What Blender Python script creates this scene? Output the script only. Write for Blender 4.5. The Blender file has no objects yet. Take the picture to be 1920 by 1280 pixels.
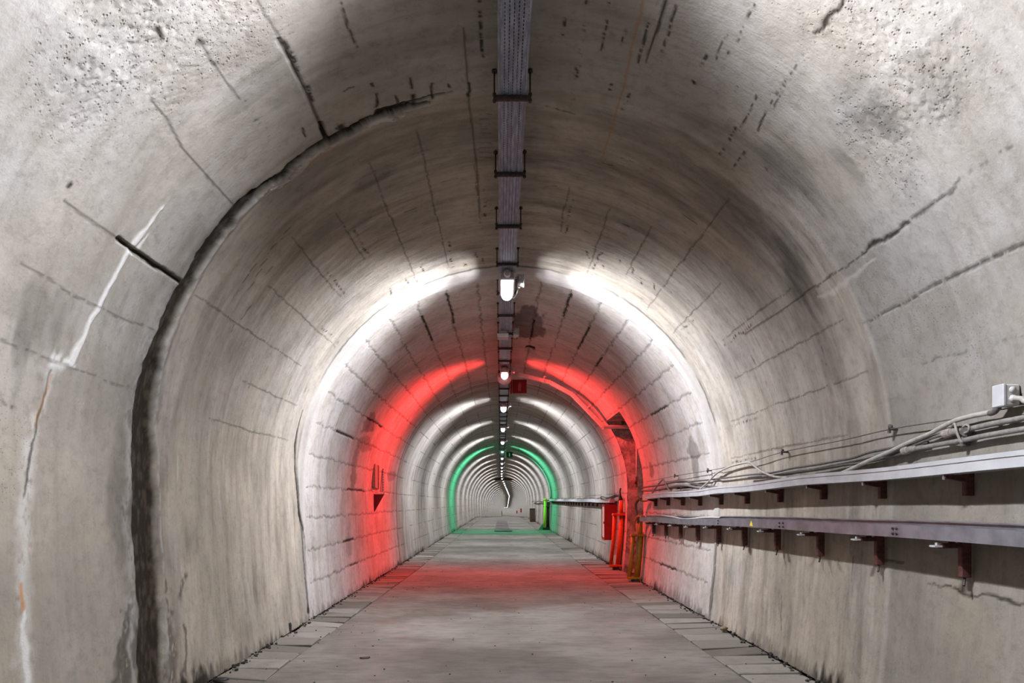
import bpy, math, random
import numpy as np
from mathutils import Vector, Matrix

random.seed(7)
rng = np.random.default_rng(11)
S = bpy.context.scene
COL = S.collection
PI = math.pi

# ---------------------------------------------------------------- camera, world, exposure
HC = 1.16                      # eye height above the floor
FPX, VX, VY = 1280.0, 939.0, 942.0
cam_d = bpy.data.cameras.new('camera'); cam = bpy.data.objects.new('camera', cam_d); COL.objects.link(cam)
cam.location = (0, 0, HC); cam.rotation_euler = (PI / 2, 0, 0)
cam_d.sensor_width = 36.0; cam_d.lens = 24.0
cam_d.shift_x = (960 - VX) / 1920.0; cam_d.shift_y = (VY - 640) / 1920.0
cam_d.clip_start = 0.05; cam_d.clip_end = 600
S.camera = cam
world = bpy.data.worlds.new('world'); S.world = world; world.use_nodes = True
world.node_tree.nodes['Background'].inputs['Color'].default_value = (0.02, 0.02, 0.022, 1)
world.node_tree.nodes['Background'].inputs['Strength'].default_value = 0.0
S.view_settings.view_transform = 'Standard'; S.view_settings.look = 'None'
S.view_settings.exposure = 0.0; S.view_settings.gamma = 1.0; S.view_settings.use_curve_mapping = False
try:
    S.cycles.use_denoising = True
    S.cycles.use_light_tree = True
    S.cycles.max_bounces = 6; S.cycles.diffuse_bounces = 4; S.cycles.glossy_bounces = 3
    S.cycles.sample_clamp_indirect = 6.0
    S.cycles.caustics_reflective = False; S.cycles.caustics_refractive = False
except Exception:
    pass
LAMP_POWER = 57.0              # watts of a full light strip in a lamp
WHITE_LIGHT = (0.90, 0.94, 1.0)
RED_LIGHT = (1.0, 0.05, 0.045)
GREEN_LIGHT = (0.14, 1.0, 0.55)

# ---------------------------------------------------------------- tunnel geometry
R, CX, ZC, KW = 2.06, 0.085, 0.215, 0.042
ZS = HC + ZC                   # height of the springing line
DEP = ZS                       # wall height below springing
UQ = R * PI / 2
SPLIT = math.radians(56.0)
DG = np.arange(-12, 320, 0.5)
sl = np.interp(DG, [53, 57, 103, 107, 232, 240, 300], [0, .025, .025, .0075, .0075, -.02, -.16])
sd = np.interp(DG, [51, 56, 235, 245], [0, .02, .02, .012])
LAT = np.cumsum(sl) * 0.5; DROP = np.cumsum(sd) * 0.5
def ax(d): return np.interp(d, DG, LAT), -np.interp(d, DG, DROP)

def lining(u, d, out=0.0):
    """point of the lining: u = metres along the section from the crown (+ right), d = metres down the tunnel"""
    u = np.asarray(u, float); d = np.asarray(d, float)
    sg = np.sign(u); a = np.abs(u)
    ph = np.minimum(a, UQ) / R
    dep = np.maximum(a - UQ, 0)
    nx, nz = np.sin(ph), np.cos(ph)
    x = R * nx - KW * dep ** 2 + out * nx
    z = R * nz - dep + out * nz
    lx, lz = ax(d)
    return CX + sg * x + lx, d + 0 * u, ZS + z + lz

def px_uv(px, py):
    """(u, d) on the lining seen at a pixel of the 1920x1280 frame"""
    dx, dz = (px - VX) / FPX, (VY - py) / FPX
    a = dx * dx + dz * dz; b = -2 * (dx * CX + dz * ZC); c = CX * CX + ZC * ZC - R * R
    t = (-b + math.sqrt(b * b - 4 * a * c)) / (2 * a)
    if dz * t >= ZC:
        return R * math.atan2(dx * t - CX, dz * t - ZC), t
    sg = 1 if dx > 0 else -1
    t = abs(2.0 / dx)
    for _ in range(20):
        dep = ZC - dz * t
        t = (CX + sg * (R - KW * dep * dep)) / dx
    dep = ZC - dz * t
    return sg * (UQ + dep), t
def U(*pts): return [px_uv(*p) for p in pts]
def atX(px, py, X):
    s = (px - VX) / X
    return (X, FPX / s, HC + (VY - py) / s)
def atD(px, py, d): return ((px - VX) * d / FPX, d, HC + (VY - py) * d / FPX)

def vnoise(u, v, su, sv, seed):
    r = np.random.default_rng(seed)
    a, b = u / su, v / sv
    a0, b0 = np.floor(a).astype(int), np.floor(b).astype(int)
    L = r.random((257, 251))
    fa, fb = a - a0, b - b0
    fa = fa * fa * (3 - 2 * fa); fb = fb * fb * (3 - 2 * fb)
    i0, i1, j0, j1 = a0 % 257, (a0 + 1) % 257, b0 % 251, (b0 + 1) % 251
    return (L[i0, j0] * (1 - fa) * (1 - fb) + L[i1, j0] * fa * (1 - fb) + L[i0, j1] * (1 - fa) * fb + L[i1, j1] * fa * fb) * 2 - 1
def fbm(u, v, su, sv, seed, n=3):
    t = 0; amp = 1.0; tot = 0
    for k in range(n):
        t = t + amp * vnoise(u, v, su / 2 ** k, sv / 2 ** k, seed + 31 * k); tot += amp; amp *= 0.55
    return t / tot
def sstep(a, b, x):
    t = np.clip((x - a) / (b - a), 0, 1); return t * t * (3 - 2 * t)

# ---------------------------------------------------------------- materials
def new_mat(name):
    m = bpy.data.materials.new(name); m.use_nodes = True
    nt = m.node_tree; return m, nt, nt.nodes['Principled BSDF']
def nd(nt, typ, **kw):
    n = nt.nodes.new(typ)
    for k, v in kw.items(): setattr(n, k, v)
    return n
def val(nt, sock, v):
    if hasattr(v, 'is_output') or isinstance(v, bpy.types.NodeSocket): nt.links.new(v, sock)
    else: sock.default_value = v
def mth(nt, op, a, b=None, c=None, clamp=False):
    n = nd(nt, 'ShaderNodeMath', operation=op, use_clamp=clamp)
    val(nt, n.inputs[0], a)
    if b is not None: val(nt, n.inputs[1], b)
    if c is not None: val(nt, n.inputs[2], c)
    return n.outputs[0]
def mix(nt, f, a, b, mode='MIX'):
    n = nd(nt, 'ShaderNodeMix', data_type='RGBA', blend_type=mode)
    val(nt, n.inputs[0], f)
    val(nt, n.inputs[6], a if not isinstance(a, tuple) else (*a[:3], 1))
    val(nt, n.inputs[7], b if not isinstance(b, tuple) else (*b[:3], 1))
    return n.outputs[2]
def noise(nt, vec, scale, detail=4, rough=0.55):
    n = nd(nt, 'ShaderNodeTexNoise'); n.inputs['Scale'].default_value = scale
    n.inputs['Detail'].default_value = detail; n.inputs['Roughness'].default_value = rough
    if vec is not None: nt.links.new(vec, n.inputs['Vector'])
    return n.outputs['Fac']
def ramp(nt, f, a, b, lo=0.0, hi=1.0):
    n = nd(nt, 'ShaderNodeMapRange'); n.interpolation_type = 'SMOOTHSTEP'
    val(nt, n.inputs[0], f)
    n.inputs[1].default_value = a; n.inputs[2].default_value = b; n.inputs[3].default_value = lo; n.inputs[4].default_value = hi
    return n.outputs[0]
def scaled(nt, vec, s):
    n = nd(nt, 'ShaderNodeVectorMath', operation='MULTIPLY'); nt.links.new(vec, n.inputs[0]); n.inputs[1].default_value = s
    return n.outputs[0]
def bump(nt, h, strength, dist, prev=None):
    n = nd(nt, 'ShaderNodeBump'); n.inputs['Strength'].default_value = strength; n.inputs['Distance'].default_value = dist
    nt.links.new(h, n.inputs['Height'])
    if prev is not None: nt.links.new(prev, n.inputs['Normal'])
    return n.outputs[0]

def simple_mat(name, col, rough=0.6, metal=0.0, var=0.12, scale=14.0, spec=0.4, dirt=None):
    m, nt, p = new_mat(name)
    tc = nd(nt, 'ShaderNodeTexCoord').outputs['Object']
    f = noise(nt, tc, scale, 5)
    lo = tuple(c * (1 - var) for c in col); hi = tuple(min(1, c * (1 + var)) for c in col)
    c = mix(nt, ramp(nt, f, 0.3, 0.7), lo, hi)
    if dirt:
        c = mix(nt, ramp(nt, noise(nt, tc, scale * 0.4, 6, 0.65), 0.5, 0.7, 0, 0.7), c, dirt)
    nt.links.new(c, p.inputs['Base Color'])
    p.inputs['Roughness'].default_value = rough; p.inputs['Metallic'].default_value = metal
    p.inputs['Specular IOR Level'].default_value = spec
    nt.links.new(bump(nt, noise(nt, tc, scale * 4, 3), 0.15, 0.004), p.inputs['Normal'])
    return m

def concrete_lining():
    m, nt, p = new_mat('lining_concrete')
    uv = nd(nt, 'ShaderNodeUVMap', uv_map='UVMap').outputs[0]
    sx = nd(nt, 'ShaderNodeSeparateXYZ'); nt.links.new(uv, sx.inputs[0]); u, v = sx.outputs[0], sx.outputs[1]
    mk = nd(nt, 'ShaderNodeAttribute', attribute_name='marks')
    sp = nd(nt, 'ShaderNodeSeparateColor'); nt.links.new(mk.outputs['Color'], sp.inputs[0])
    dark, white, rust = sp.outputs[0], sp.outputs[1], sp.outputs[2]
    tone = nd(nt, 'ShaderNodeAttribute', attribute_name='tone').outputs['Fac']
    warm = nd(nt, 'ShaderNodeAttribute', attribute_name='warm').outputs['Fac']
    wp = nd(nt, 'ShaderNodeAttribute', attribute_name='wet').outputs['Fac']
    wet = mth(nt, 'MAXIMUM', wp, 0.0); pit = mth(nt, 'MAXIMUM', mth(nt, 'MULTIPLY', wp, -1.0), 0.0)
    n1 = noise(nt, uv, 2.2, 6, 0.62); n2 = noise(nt, uv, 15, 8, 0.74)
    st = noise(nt, scaled(nt, uv, (1.7, 14, 1)), 1.0, 5, 0.6)
    base = mix(nt, warm, (0.43, 0.41, 0.405), (0.365, 0.315, 0.258))
    base = mix(nt, ramp(nt, n1, 0.38, 0.66, 0, 0.6), base, (0.27, 0.24, 0.205))
    drip = noise(nt, scaled(nt, uv, (0.9, 7, 1)), 1.0, 6, 0.65)
    base = mix(nt, ramp(nt, drip, 0.5, 0.70, 0, 0.26), base, (0.225, 0.19, 0.15))
    base = mix(nt, ramp(nt, drip, 0.5, 0.36, 0, 0.15), base, (0.46, 0.445, 0.44))
    base = mix(nt, ramp(nt, n2, 0.45, 0.72, 0, 0.55), base, (0.20, 0.175, 0.15))
    base = mix(nt, ramp(nt, st, 0.5, 0.75, 0, 0.25), base, (0.195, 0.17, 0.14))
    # fine pores
    vo = nd(nt, 'ShaderNodeTexVoronoi'); vo.inputs['Scale'].default_value = 55; nt.links.new(uv, vo.inputs['Vector'])
    pore = ramp(nt, vo.outputs['Distance'], 0.10, 0.22, 1, 0)
    pore = mth(nt, 'MULTIPLY', pore, mth(nt, 'MAXIMUM', ramp(nt, noise(nt, uv, 1.3, 3), 0.5, 0.68, 0, .7), 0.0))
    vq = nd(nt, 'ShaderNodeTexVoronoi'); vq.inputs['Scale'].default_value = 64; nt.links.new(uv, vq.inputs['Vector'])
    hc = mth(nt, 'MULTIPLY', mth(nt, 'MULTIPLY', ramp(nt, vq.outputs['Distance'], 0.14, 0.42, 1, 0), ramp(nt, noise(nt, uv, 30, 3), 0.45, 0.62)), pit)
    pore = mth(nt, 'MAXIMUM', pore, hc)
    base = mix(nt, mth(nt, 'MULTIPLY', pore, 0.55), base, (0.16, 0.12, 0.09))
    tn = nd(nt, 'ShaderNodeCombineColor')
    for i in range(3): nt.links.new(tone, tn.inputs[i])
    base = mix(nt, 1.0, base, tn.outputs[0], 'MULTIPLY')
    # formwork joints deeper in the tunnel
    wob = mth(nt, 'MULTIPLY', mth(nt, 'SUBTRACT', noise(nt, uv, 3, 4), 0.5), 0.03)
    ju = ramp(nt, mth(nt, 'PINGPONG', mth(nt, 'ADD', u, wob), 0.1645), 0.006, 0.014, 1, 0)
    brk = ramp(nt, noise(nt, scaled(nt, uv, (3.04, 0.66, 1)), 1.0, 1), 0.42, 0.55)
    ju = mth(nt, 'MULTIPLY', ju, brk)
    jv = ramp(nt, mth(nt, 'PINGPONG', mth(nt, 'ADD', mth(nt, 'SUBTRACT', v, 12.85), wob), 1.04), 0.015, 0.04, 1, 0)
    far = mth(nt, 'GREATER_THAN', v, 12.95)
    jn = mth(nt, 'MULTIPLY', mth(nt, 'MAXIMUM', mth(nt, 'MULTIPLY', ju, 0.75), mth(nt, 'MULTIPLY', jv, 0.45)), far)
    jn = mth(nt, 'MULTIPLY', jn, ramp(nt, n1, 0.3, 0.6, 0.25, 1))
    base = mix(nt, jn, base, (0.10, 0.085, 0.07))
    fst = mth(nt, 'MULTIPLY', ramp(nt, noise(nt, scaled(nt, uv, (0.6, 4, 1)), 1.0, 5), 0.46, 0.68, 0, 0.7), far)
    base = mix(nt, fst, base, (0.16, 0.145, 0.13))
    base = mix(nt, mth(nt, 'MULTIPLY', white, ramp(nt, n2, 0.25, 0.55, 0.6, 1)), base, (0.52, 0.50, 0.49))
    base = mix(nt, rust, base, (0.33, 0.15, 0.05))
    base = mix(nt, dark, base, (0.020, 0.0155, 0.012))
    nt.links.new(base, p.inputs['Base Color'])
    rg = mth(nt, 'SUBTRACT', 0.9, mth(nt, 'MULTIPLY', wet, 0.6))
    nt.links.new(rg, p.inputs['Roughness'])
    p.inputs['Specular IOR Level'].default_value = 0.02
    h = mth(nt, 'ADD', mth(nt, 'MULTIPLY', n2, 0.7), mth(nt, 'MULTIPLY', noise(nt, uv, 70, 4), 0.5))
    h = mth(nt, 'ADD', h, mth(nt, 'MULTIPLY', noise(nt, scaled(nt, uv, (4, 45, 1)), 1.0, 3), 0.5))
    h = mth(nt, 'SUBTRACT', h, mth(nt, 'MULTIPLY', mth(nt, 'ADD', pore, mth(nt, 'MULTIPLY', jn, 2.0)), 0.8))
    nt.links.new(bump(nt, h, 0.55, 0.008), p.inputs['Normal'])
    return m

def slab_mat():
    m, nt, p = new_mat('floor_concrete')
    o = nd(nt, 'ShaderNodeTexCoord').outputs['Object']
    sx = nd(nt, 'ShaderNodeSeparateXYZ'); nt.links.new(o, sx.inputs[0]); x, y = sx.outputs[0], sx.outputs[1]
    n1 = noise(nt, scaled(nt, o, (0.8, 1.1, 1)), 1.0, 6, 0.65); n2 = noise(nt, scaled(nt, o, (5, 14, 1)), 1.0, 6, 0.65)
    c = mix(nt, ramp(nt, n1, 0.35, 0.65), (0.115, 0.10, 0.086), (0.21, 0.19, 0.168))
    c = mix(nt, ramp(nt, n2, 0.45, 0.7, 0, 0.5), c, (0.08, 0.069, 0.06))
    c = mix(nt, ramp(nt, noise(nt, o, 40, 3), 0.62, 0.75, 0, 0.5), c, (0.21, 0.19, 0.17))
    j = ramp(nt, mth(nt, 'PINGPONG', mth(nt, 'SUBTRACT', y, 7.98), 3.0), 0.012, 0.03, 1, 0)
    j = mth(nt, 'MULTIPLY', j, ramp(nt, noise(nt, o, 2.5, 3), 0.35, 0.55, 0.35, 1))
    c = mix(nt, mth(nt, 'MULTIPLY', j, 0.75), c, (0.10, 0.085, 0.075))
    sp = ramp(nt, noise(nt, o, 26, 2), 0.73, 0.78, 0, 0.8)
    c = mix(nt, sp, c, (0.09, 0.06, 0.04))
    nt.links.new(c, p.inputs['Base Color'])
    nt.links.new(ramp(nt, n2, 0.3, 0.7, 0.42, 0.62), p.inputs['Roughness'])
    p.inputs['Specular IOR Level'].default_value = 0.22
    # fine waffle print rolled into the slab
    wv = mth(nt, 'MULTIPLY', mth(nt, 'SINE', mth(nt, 'MULTIPLY', x, 300)), mth(nt, 'SINE', mth(nt, 'MULTIPLY', y, 230)))
    worn = ramp(nt, noise(nt, o, 1.4, 3), 0.35, 0.6)
    b1 = bump(nt, mth(nt, 'MULTIPLY', wv, worn), 0.55, 0.0022)
    nt.links.new(bump(nt, noise(nt, o, 30, 5), 0.25, 0.006, b1), p.inputs['Normal'])
    return m

def paver_mat():
    m, nt, p = new_mat('paver_concrete')
    o = nd(nt, 'ShaderNodeTexCoord').outputs['Object']
    rnd = nd(nt, 'ShaderNodeAttribute', attribute_name='tone').outputs['Fac']
    n1 = noise(nt, o, 5, 6, 0.65); n2 = noise(nt, o, 28, 5, 0.65)
    c = mix(nt, rnd, (0.115, 0.10, 0.085), (0.25, 0.226, 0.198))
    c = mix(nt, ramp(nt, n1, 0.45, 0.7, 0, 0.7), c, (0.16, 0.14, 0.12))
    c = mix(nt, ramp(nt, n2, 0.55, 0.75, 0, 0.5), c, (0.11, 0.09, 0.075))
    nt.links.new(c, p.inputs['Base Color']); p.inputs['Roughness'].default_value = 0.9
    p.inputs['Specular IOR Level'].default_value = 0.08
    nt.links.new(bump(nt, n2, 0.5, 0.006), p.inputs['Normal'])
    return m

def rough_rock_mat():
    m, nt, p = new_mat('sprayed_concrete')
    o = nd(nt, 'ShaderNodeTexCoord').outputs['Object']
    n1 = noise(nt, o, 9, 7, 0.7); n2 = noise(nt, o, 3, 4)
    c = mix(nt, ramp(nt, n1, 0.35, 0.65), (0.24, 0.22, 0.20), (0.62, 0.58, 0.54))
    c = mix(nt, ramp(nt, n2, 0.5, 0.7, 0, 0.5), c, (0.16, 0.13, 0.11))
    nt.links.new(c, p.inputs['Base Color']); p.inputs['Roughness'].default_value = 0.95
    nt.links.new(bump(nt, n1, 0.9, 0.05), p.inputs['Normal'])
    return m

def emit_mat(name, col, strength):
    m, nt, p = new_mat(name)
    p.inputs['Base Color'].default_value = (0.9, 0.9, 0.9, 1)
    tc = nd(nt, 'ShaderNodeTexCoord').outputs['Object']
    f = ramp(nt, noise(nt, tc, 25, 2), 0.3, 0.7, 0.96, 1.04)
    nt.links.new(mix(nt, f, (0, 0, 0), col), p.inputs['Emission Color'])
    p.inputs['Emission Strength'].default_value = strength
    m.cycles.emission_sampling = 'NONE'      # the strips along the glass carry the light
    return m

def tray_mat():
    """galvanised sheet with seven lines of punched slots: the slots are real gaps"""
    m, nt, p = new_mat('perforated_galvanised_steel')
    uv = nd(nt, 'ShaderNodeUVMap', uv_map='UVMap').outputs[0]
    sx = nd(nt, 'ShaderNodeSeparateXYZ'); nt.links.new(uv, sx.inputs[0]); a, b = sx.outputs[0], sx.outputs[1]
    la = mth(nt, 'LESS_THAN', mth(nt, 'PINGPONG', a, 0.0105), 0.0021)
    row = mth(nt, 'FLOOR', mth(nt, 'ADD', mth(nt, 'DIVIDE', a, 0.021), 0.5))
    lb = mth(nt, 'LESS_THAN', mth(nt, 'PINGPONG', mth(nt, 'ADD', b, mth(nt, 'MULTIPLY', row, 0.011)), 0.0125), 0.0078)
    edge = mth(nt, 'LESS_THAN', mth(nt, 'ABSOLUTE', a), 0.066)
    hole = mth(nt, 'MULTIPLY', mth(nt, 'MULTIPLY', la, lb), edge)
    o = nd(nt, 'ShaderNodeTexCoord').outputs['Object']
    n1 = noise(nt, scaled(nt, o, (60, 9, 60)), 1.0, 4)
    c = mix(nt, ramp(nt, n1, 0.35, 0.7), (0.165, 0.20, 0.27), (0.31, 0.36, 0.45))
    c = mix(nt, ramp(nt, noise(nt, o, 3, 4), 0.5, 0.75, 0, 0.5), c, (0.25, 0.23, 0.23))
    nt.links.new(c, p.inputs['Base Color']); p.inputs['Metallic'].default_value = 0.4
    nt.links.new(ramp(nt, n1, 0.3, 0.7, 0.35, 0.55), p.inputs['Roughness'])
    nt.links.new(mth(nt, 'SUBTRACT', 1.0, hole), p.inputs['Alpha'])
    return m

M = {
    'lining': concrete_lining(), 'slab': slab_mat(), 'paver': paver_mat(), 'rock': rough_rock_mat(), 'tray': tray_mat(),
    'lamp_white': emit_mat('frosted_lamp_glass', WHITE_LIGHT, 4.0),
    'lamp_dome': emit_mat('frosted_dome_glass', WHITE_LIGHT, 2.5),
    'lamp_red': emit_mat('red_filtered_lamp_glass', (1.0, 0.66, 0.66), 3.0),
    'lamp_green': emit_mat('green_filtered_lamp_glass', (0.45, 1.0, 0.75), 1.6),
    'dirt': simple_mat('dark_dirt_and_shade', (0.045, 0.037, 0.030), 0.95, var=0.5, scale=30),
    'galv': simple_mat('galvanised_steel', (0.22, 0.23, 0.26), 0.36, 0.6, 0.22, 9, 0.5),
    'lightmetal': simple_mat('pale_grey_trunking', (0.42, 0.42, 0.44), 0.5, 0.15, 0.10, 7, 0.4, (0.32, 0.31, 0.31)),
    'maroon': simple_mat('dark_red_primer', (0.085, 0.030, 0.026), 0.65, 0.0, 0.35, 40, 0.3),
    'rod': simple_mat('rusty_dark_steel', (0.045, 0.030, 0.028), 0.6, 0.3, 0.4, 50),
    'lamp_body': simple_mat('grey_lamp_body', (0.38, 0.33, 0.34), 0.5, 0.0, 0.1, 20),
    'white_plastic': simple_mat('pale_grey_plastic', (0.42, 0.405, 0.40), 0.5, 0.0, 0.08, 20),
    'black': simple_mat('black_rubber', (0.014, 0.012, 0.012), 0.55, 0.0, 0.3, 30),
    'grey_cable': simple_mat('dusty_grey_cable', (0.165, 0.152, 0.14), 0.75, 0.0, 0.2, 40, dirt=(0.11, 0.095, 0.08)),
    'dark_cable': simple_mat('dusty_dark_cable', (0.085, 0.075, 0.07), 0.7, 0.0, 0.3, 40),
    'pale_conduit': simple_mat('pale_plastic_conduit', (0.32, 0.295, 0.27), 0.6, 0.0, 0.12, 30, dirt=(0.19, 0.165, 0.14)),
    'orange': simple_mat('orange_painted_steel', (0.46, 0.075, 0.010), 0.45, 0.0, 0.15, 25),
    'yellow': simple_mat('yellow_painted_steel', (0.30, 0.165, 0.010), 0.45, 0.0, 0.2, 25),
    'lime': simple_mat('yellow_green_painted_steel', (0.72, 0.74, 0.03), 0.45, 0.0, 0.1, 25),
    'red': simple_mat('red_cabinet_paint', (0.20, 0.008, 0.007), 0.4, 0.0, 0.1, 12),
    'redsign': simple_mat('red_sign_face', (0.15, 0.005, 0.010), 0.4, 0.0, 0.06, 12),
    'pinksign': simple_mat('faded_sign_symbol', (0.30, 0.09, 0.085), 0.5, 0.0, 0.06, 12),
    'greensign': simple_mat('dark_green_sign_face', (0.008, 0.045, 0.024), 0.4, 0.0, 0.06, 12),
    'palegreen': simple_mat('pale_green_sign_symbol', (0.5, 0.75, 0.6), 0.5, 0.0, 0.06, 12),
    'whiteglass': simple_mat('white_cabinet_front', (0.72, 0.70, 0.68), 0.3, 0.0, 0.05, 12),
    'ductgrey': simple_mat('painted_steel_duct', (0.55, 0.50, 0.50), 0.45, 0.1, 0.08, 12),
    'brown': simple_mat('dark_brown_board', (0.060, 0.040, 0.022), 0.7, 0.0, 0.3, 18),
    'sticker': simple_mat('yellow_sticker', (0.70, 0.60, 0.06), 0.5, 0.0, 0.05, 30),
    'rope': simple_mat('dusty_tape', (0.24, 0.21, 0.19), 0.85, 0.0, 0.2, 50),
    'stone': simple_mat('brown_stone', (0.22, 0.15, 0.09), 0.9, 0.0, 0.4, 60),
    'tilechip': simple_mat('pale_broken_concrete', (0.42, 0.39, 0.36), 0.9, 0.0, 0.2, 40),
    'plate': simple_mat('worn_floor_plate', (0.085, 0.075, 0.066), 0.5, 0.1, 0.2, 8),
    'greenwedge': simple_mat('green_painted_plate', (0.06, 0.22, 0.12), 0.5, 0.0, 0.1, 20),
    'whitewash': simple_mat('white_wash_smear', (0.70, 0.64, 0.60), 0.9, 0.0, 0.2, 60),
}

# ---------------------------------------------------------------- helpers for objects
def tag(o, label=None, cat=None, group=None, kind=None):
    if label: o['label'] = label
    if cat: o['category'] = cat
    if group: o['group'] = group
    if kind: o['kind'] = kind
    return o
def link(o, parent=None):
    COL.objects.link(o)
    if parent is not None: o.parent = parent
    return o
def thing(name, label, cat, loc=(0, 0, 0), group=None, rotz=0.0):
    o = bpy.data.objects.new(name, None); o.empty_display_size = 0.1
    o.location = loc; o.rotation_euler = (0, 0, rotz)
    return tag(link(o), label, cat, group)
class MB:
    def __init__(s): s.v, s.f, s.uv = [], [], None
    def add(s, vs, fs):
        n = len(s.v); s.v += [tuple(p) for p in vs]; s.f += [tuple(i + n for i in f) for f in fs]; return s
    def box(s, c, d, rot=None, bev=0.0):
        x, y, z = (q / 2 for q in d)
        b = min(bev, x * .45, y * .45, z * .45)
        if b > 0:
            vs = []
            for sx in (-1, 1):
                for sy in (-1, 1):
                    for sz in (-1, 1):
                        vs += [(sx * x, sy * (y - b), sz * (z - b)), (sx * (x - b), sy * y, sz * (z - b)), (sx * (x - b), sy * (y - b), sz * z)]
            k = lambda a, b2, c2: 3 * (4 * a + 2 * b2 + c2)
            fs = []
            for a in (0, 1):
                f = [k(a, 0, 0), k(a, 1, 0), k(a, 1, 1), k(a, 0, 1)]; fs.append(f if a else f[::-1])
                f = [k(0, a, 0) + 1, k(1, a, 0) + 1, k(1, a, 1) + 1, k(0, a, 1) + 1]; fs.append(f[::-1] if a else f)
                f = [k(0, 0, a) + 2, k(1, 0, a) + 2, k(1, 1, a) + 2, k(0, 1, a) + 2]; fs.append(f if a else f[::-1])
            for p in (0, 1):
                for q in (0, 1):
                    for (e, g, h) in ((k(p, q, 0), k(p, q, 1), (0, 1)),):
                        f = [e, g, g + 1, e + 1]; fs.append(f if p == q else f[::-1])
                    f = [k(p, 0, q), k(p, 1, q), k(p, 1, q) + 2, k(p, 0, q) + 2]; fs.append(f[::-1] if p == q else f)
                    f = [k(0, p, q) + 1, k(1, p, q) + 1, k(1, p, q) + 2, k(0, p, q) + 2]; fs.append(f if p == q else f[::-1])
                    for r in (0, 1):
                        i = k(p, q, r); f = [i, i + 1, i + 2]; fs.append(f if (p + q + r) % 2 else f[::-1])
        else:
            vs = [(i * x, j * y, k2 * z) for i in (-1, 1) for j in (-1, 1) for k2 in (-1, 1)]
            fs = [(0, 1, 3, 2), (4, 6, 7, 5), (0, 4, 5, 1), (2, 3, 7, 6), (0, 2, 6, 4), (1, 5, 7, 3)]
        if rot is not None: vs = [rot @ Vector(p) for p in vs]
        return s.add([(p[0] + c[0], p[1] + c[1], p[2] + c[2]) for p in vs], fs)
    def tube(s, pts, r, n=10, cap=True):
        pts = [Vector(p) for p in pts]; m = len(pts)
        rs = r if hasattr(r, '__len__') else [r] * m
        up = None; rings = []
        for i, p in enumerate(pts):
            t = (pts[min(i + 1, m - 1)] - pts[max(i - 1, 0)]).normalized()
            if up is None:
                up = Vector((0, 0, 1)) if abs(t.z) < 0.9 else Vector((1, 0, 0))
            a = t.cross(up).normalized(); up = a.cross(t).normalized()
            rings.append([p + a * (rs[i] * math.cos(2 * PI * k / n)) + up * (rs[i] * math.sin(2 * PI * k / n)) for k in range(n)])
        vs = [q for rg in rings for q in rg]; fs = []
        for i in range(m - 1):
            for k in range(n):
                fs.append((i * n + k, i * n + (k + 1) % n, (i + 1) * n + (k + 1) % n, (i + 1) * n + k))
        if cap: fs += [tuple(range(n))[::-1], tuple((m - 1) * n + k for k in range(n))]
        return s.add(vs, fs)
    def prism(s, poly, axis, a, b):
        """extrude a polygon of 2-D points along an axis ('x', 'y' or 'z') from a to b"""
        def P(p, t): return {'x': (t, p[0], p[1]), 'y': (p[0], t, p[1]), 'z': (p[0], p[1], t)}[axis]
        n = len(poly); vs = [P(p, a) for p in poly] + [P(p, b) for p in poly]
        fs = [tuple(range(n))[::-1], tuple(range(n, 2 * n))] + [(i, (i + 1) % n, n + (i + 1) % n, n + i) for i in range(n)]
        return s.add(vs, fs)
    def build(s, name, mat, parent=None, smooth=False):
        me = bpy.data.meshes.new(name); me.from_pydata(s.v, [], s.f); me.update()
        import bmesh
        bm = bmesh.new(); bm.from_mesh(me); bmesh.ops.recalc_face_normals(bm, faces=bm.faces); bm.to_mesh(me); bm.free()
        me.materials.append(mat)
        if smooth:
            me.polygons.foreach_set('use_smooth', [True] * len(me.polygons))
        return link(bpy.data.objects.new(name, me), parent)
def smooth_path(pts, n=8):
    P = [Vector(p) for p in pts]; out = []
    for i in range(len(P) - 1):
        p0, p1, p2, p3 = P[max(i - 1, 0)], P[i], P[i + 1], P[min(i + 2, len(P) - 1)]
        for k in range(n):
            t = k / n
            out.append(0.5 * ((2 * p1) + (p2 - p0) * t + (2 * p0 - 5 * p1 + 4 * p2 - p3) * t * t + (3 * p1 - p0 - 3 * p2 + p3) * t ** 3))
    out.append(P[-1]); return out
def dup(root, loc, label=None):
    r = root.copy(); COL.objects.link(r); r.location = loc
    if label: r['label'] = label
    for ch in root.children:
        c = ch.copy(); COL.objects.link(c); c.parent = r
        for g in ch.children:
            e = g.copy(); COL.objects.link(e); e.parent = c
    return r
_ones = 'first second third fourth fifth sixth seventh eighth ninth tenth eleventh twelfth thirteenth fourteenth fifteenth sixteenth seventeenth eighteenth nineteenth'.split()
_tens = {2: 'twent', 3: 'thirt', 4: 'fort', 5: 'fift', 6: 'sixt', 7: 'sevent', 8: 'eight', 9: 'ninet'}
def nth(k):
    if k < 20: return _ones[k - 1]
    t, o = divmod(k, 10)
    return _tens[t] + ('ieth' if o == 0 else 'y-' + _ones[o - 1])

# ---------------------------------------------------------------- the lining: walls and vault
def grid_patch(d0, d1, sd_, su):
    nv = max(2, int(round((d1 - d0) / sd_)) + 1); v = np.linspace(d0, d1, nv)
    us = R * SPLIT; uw = UQ + DEP
    nL = max(2, int(round((uw - us) / su))); nC = max(2, int(round(2 * us / su)))
    u = np.concatenate([np.linspace(-uw, -us, nL + 1)[:-1], np.linspace(-us, us, nC + 1), np.linspace(us, uw, nL + 1)[1:]])
    return u, v, nL, nC

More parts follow.
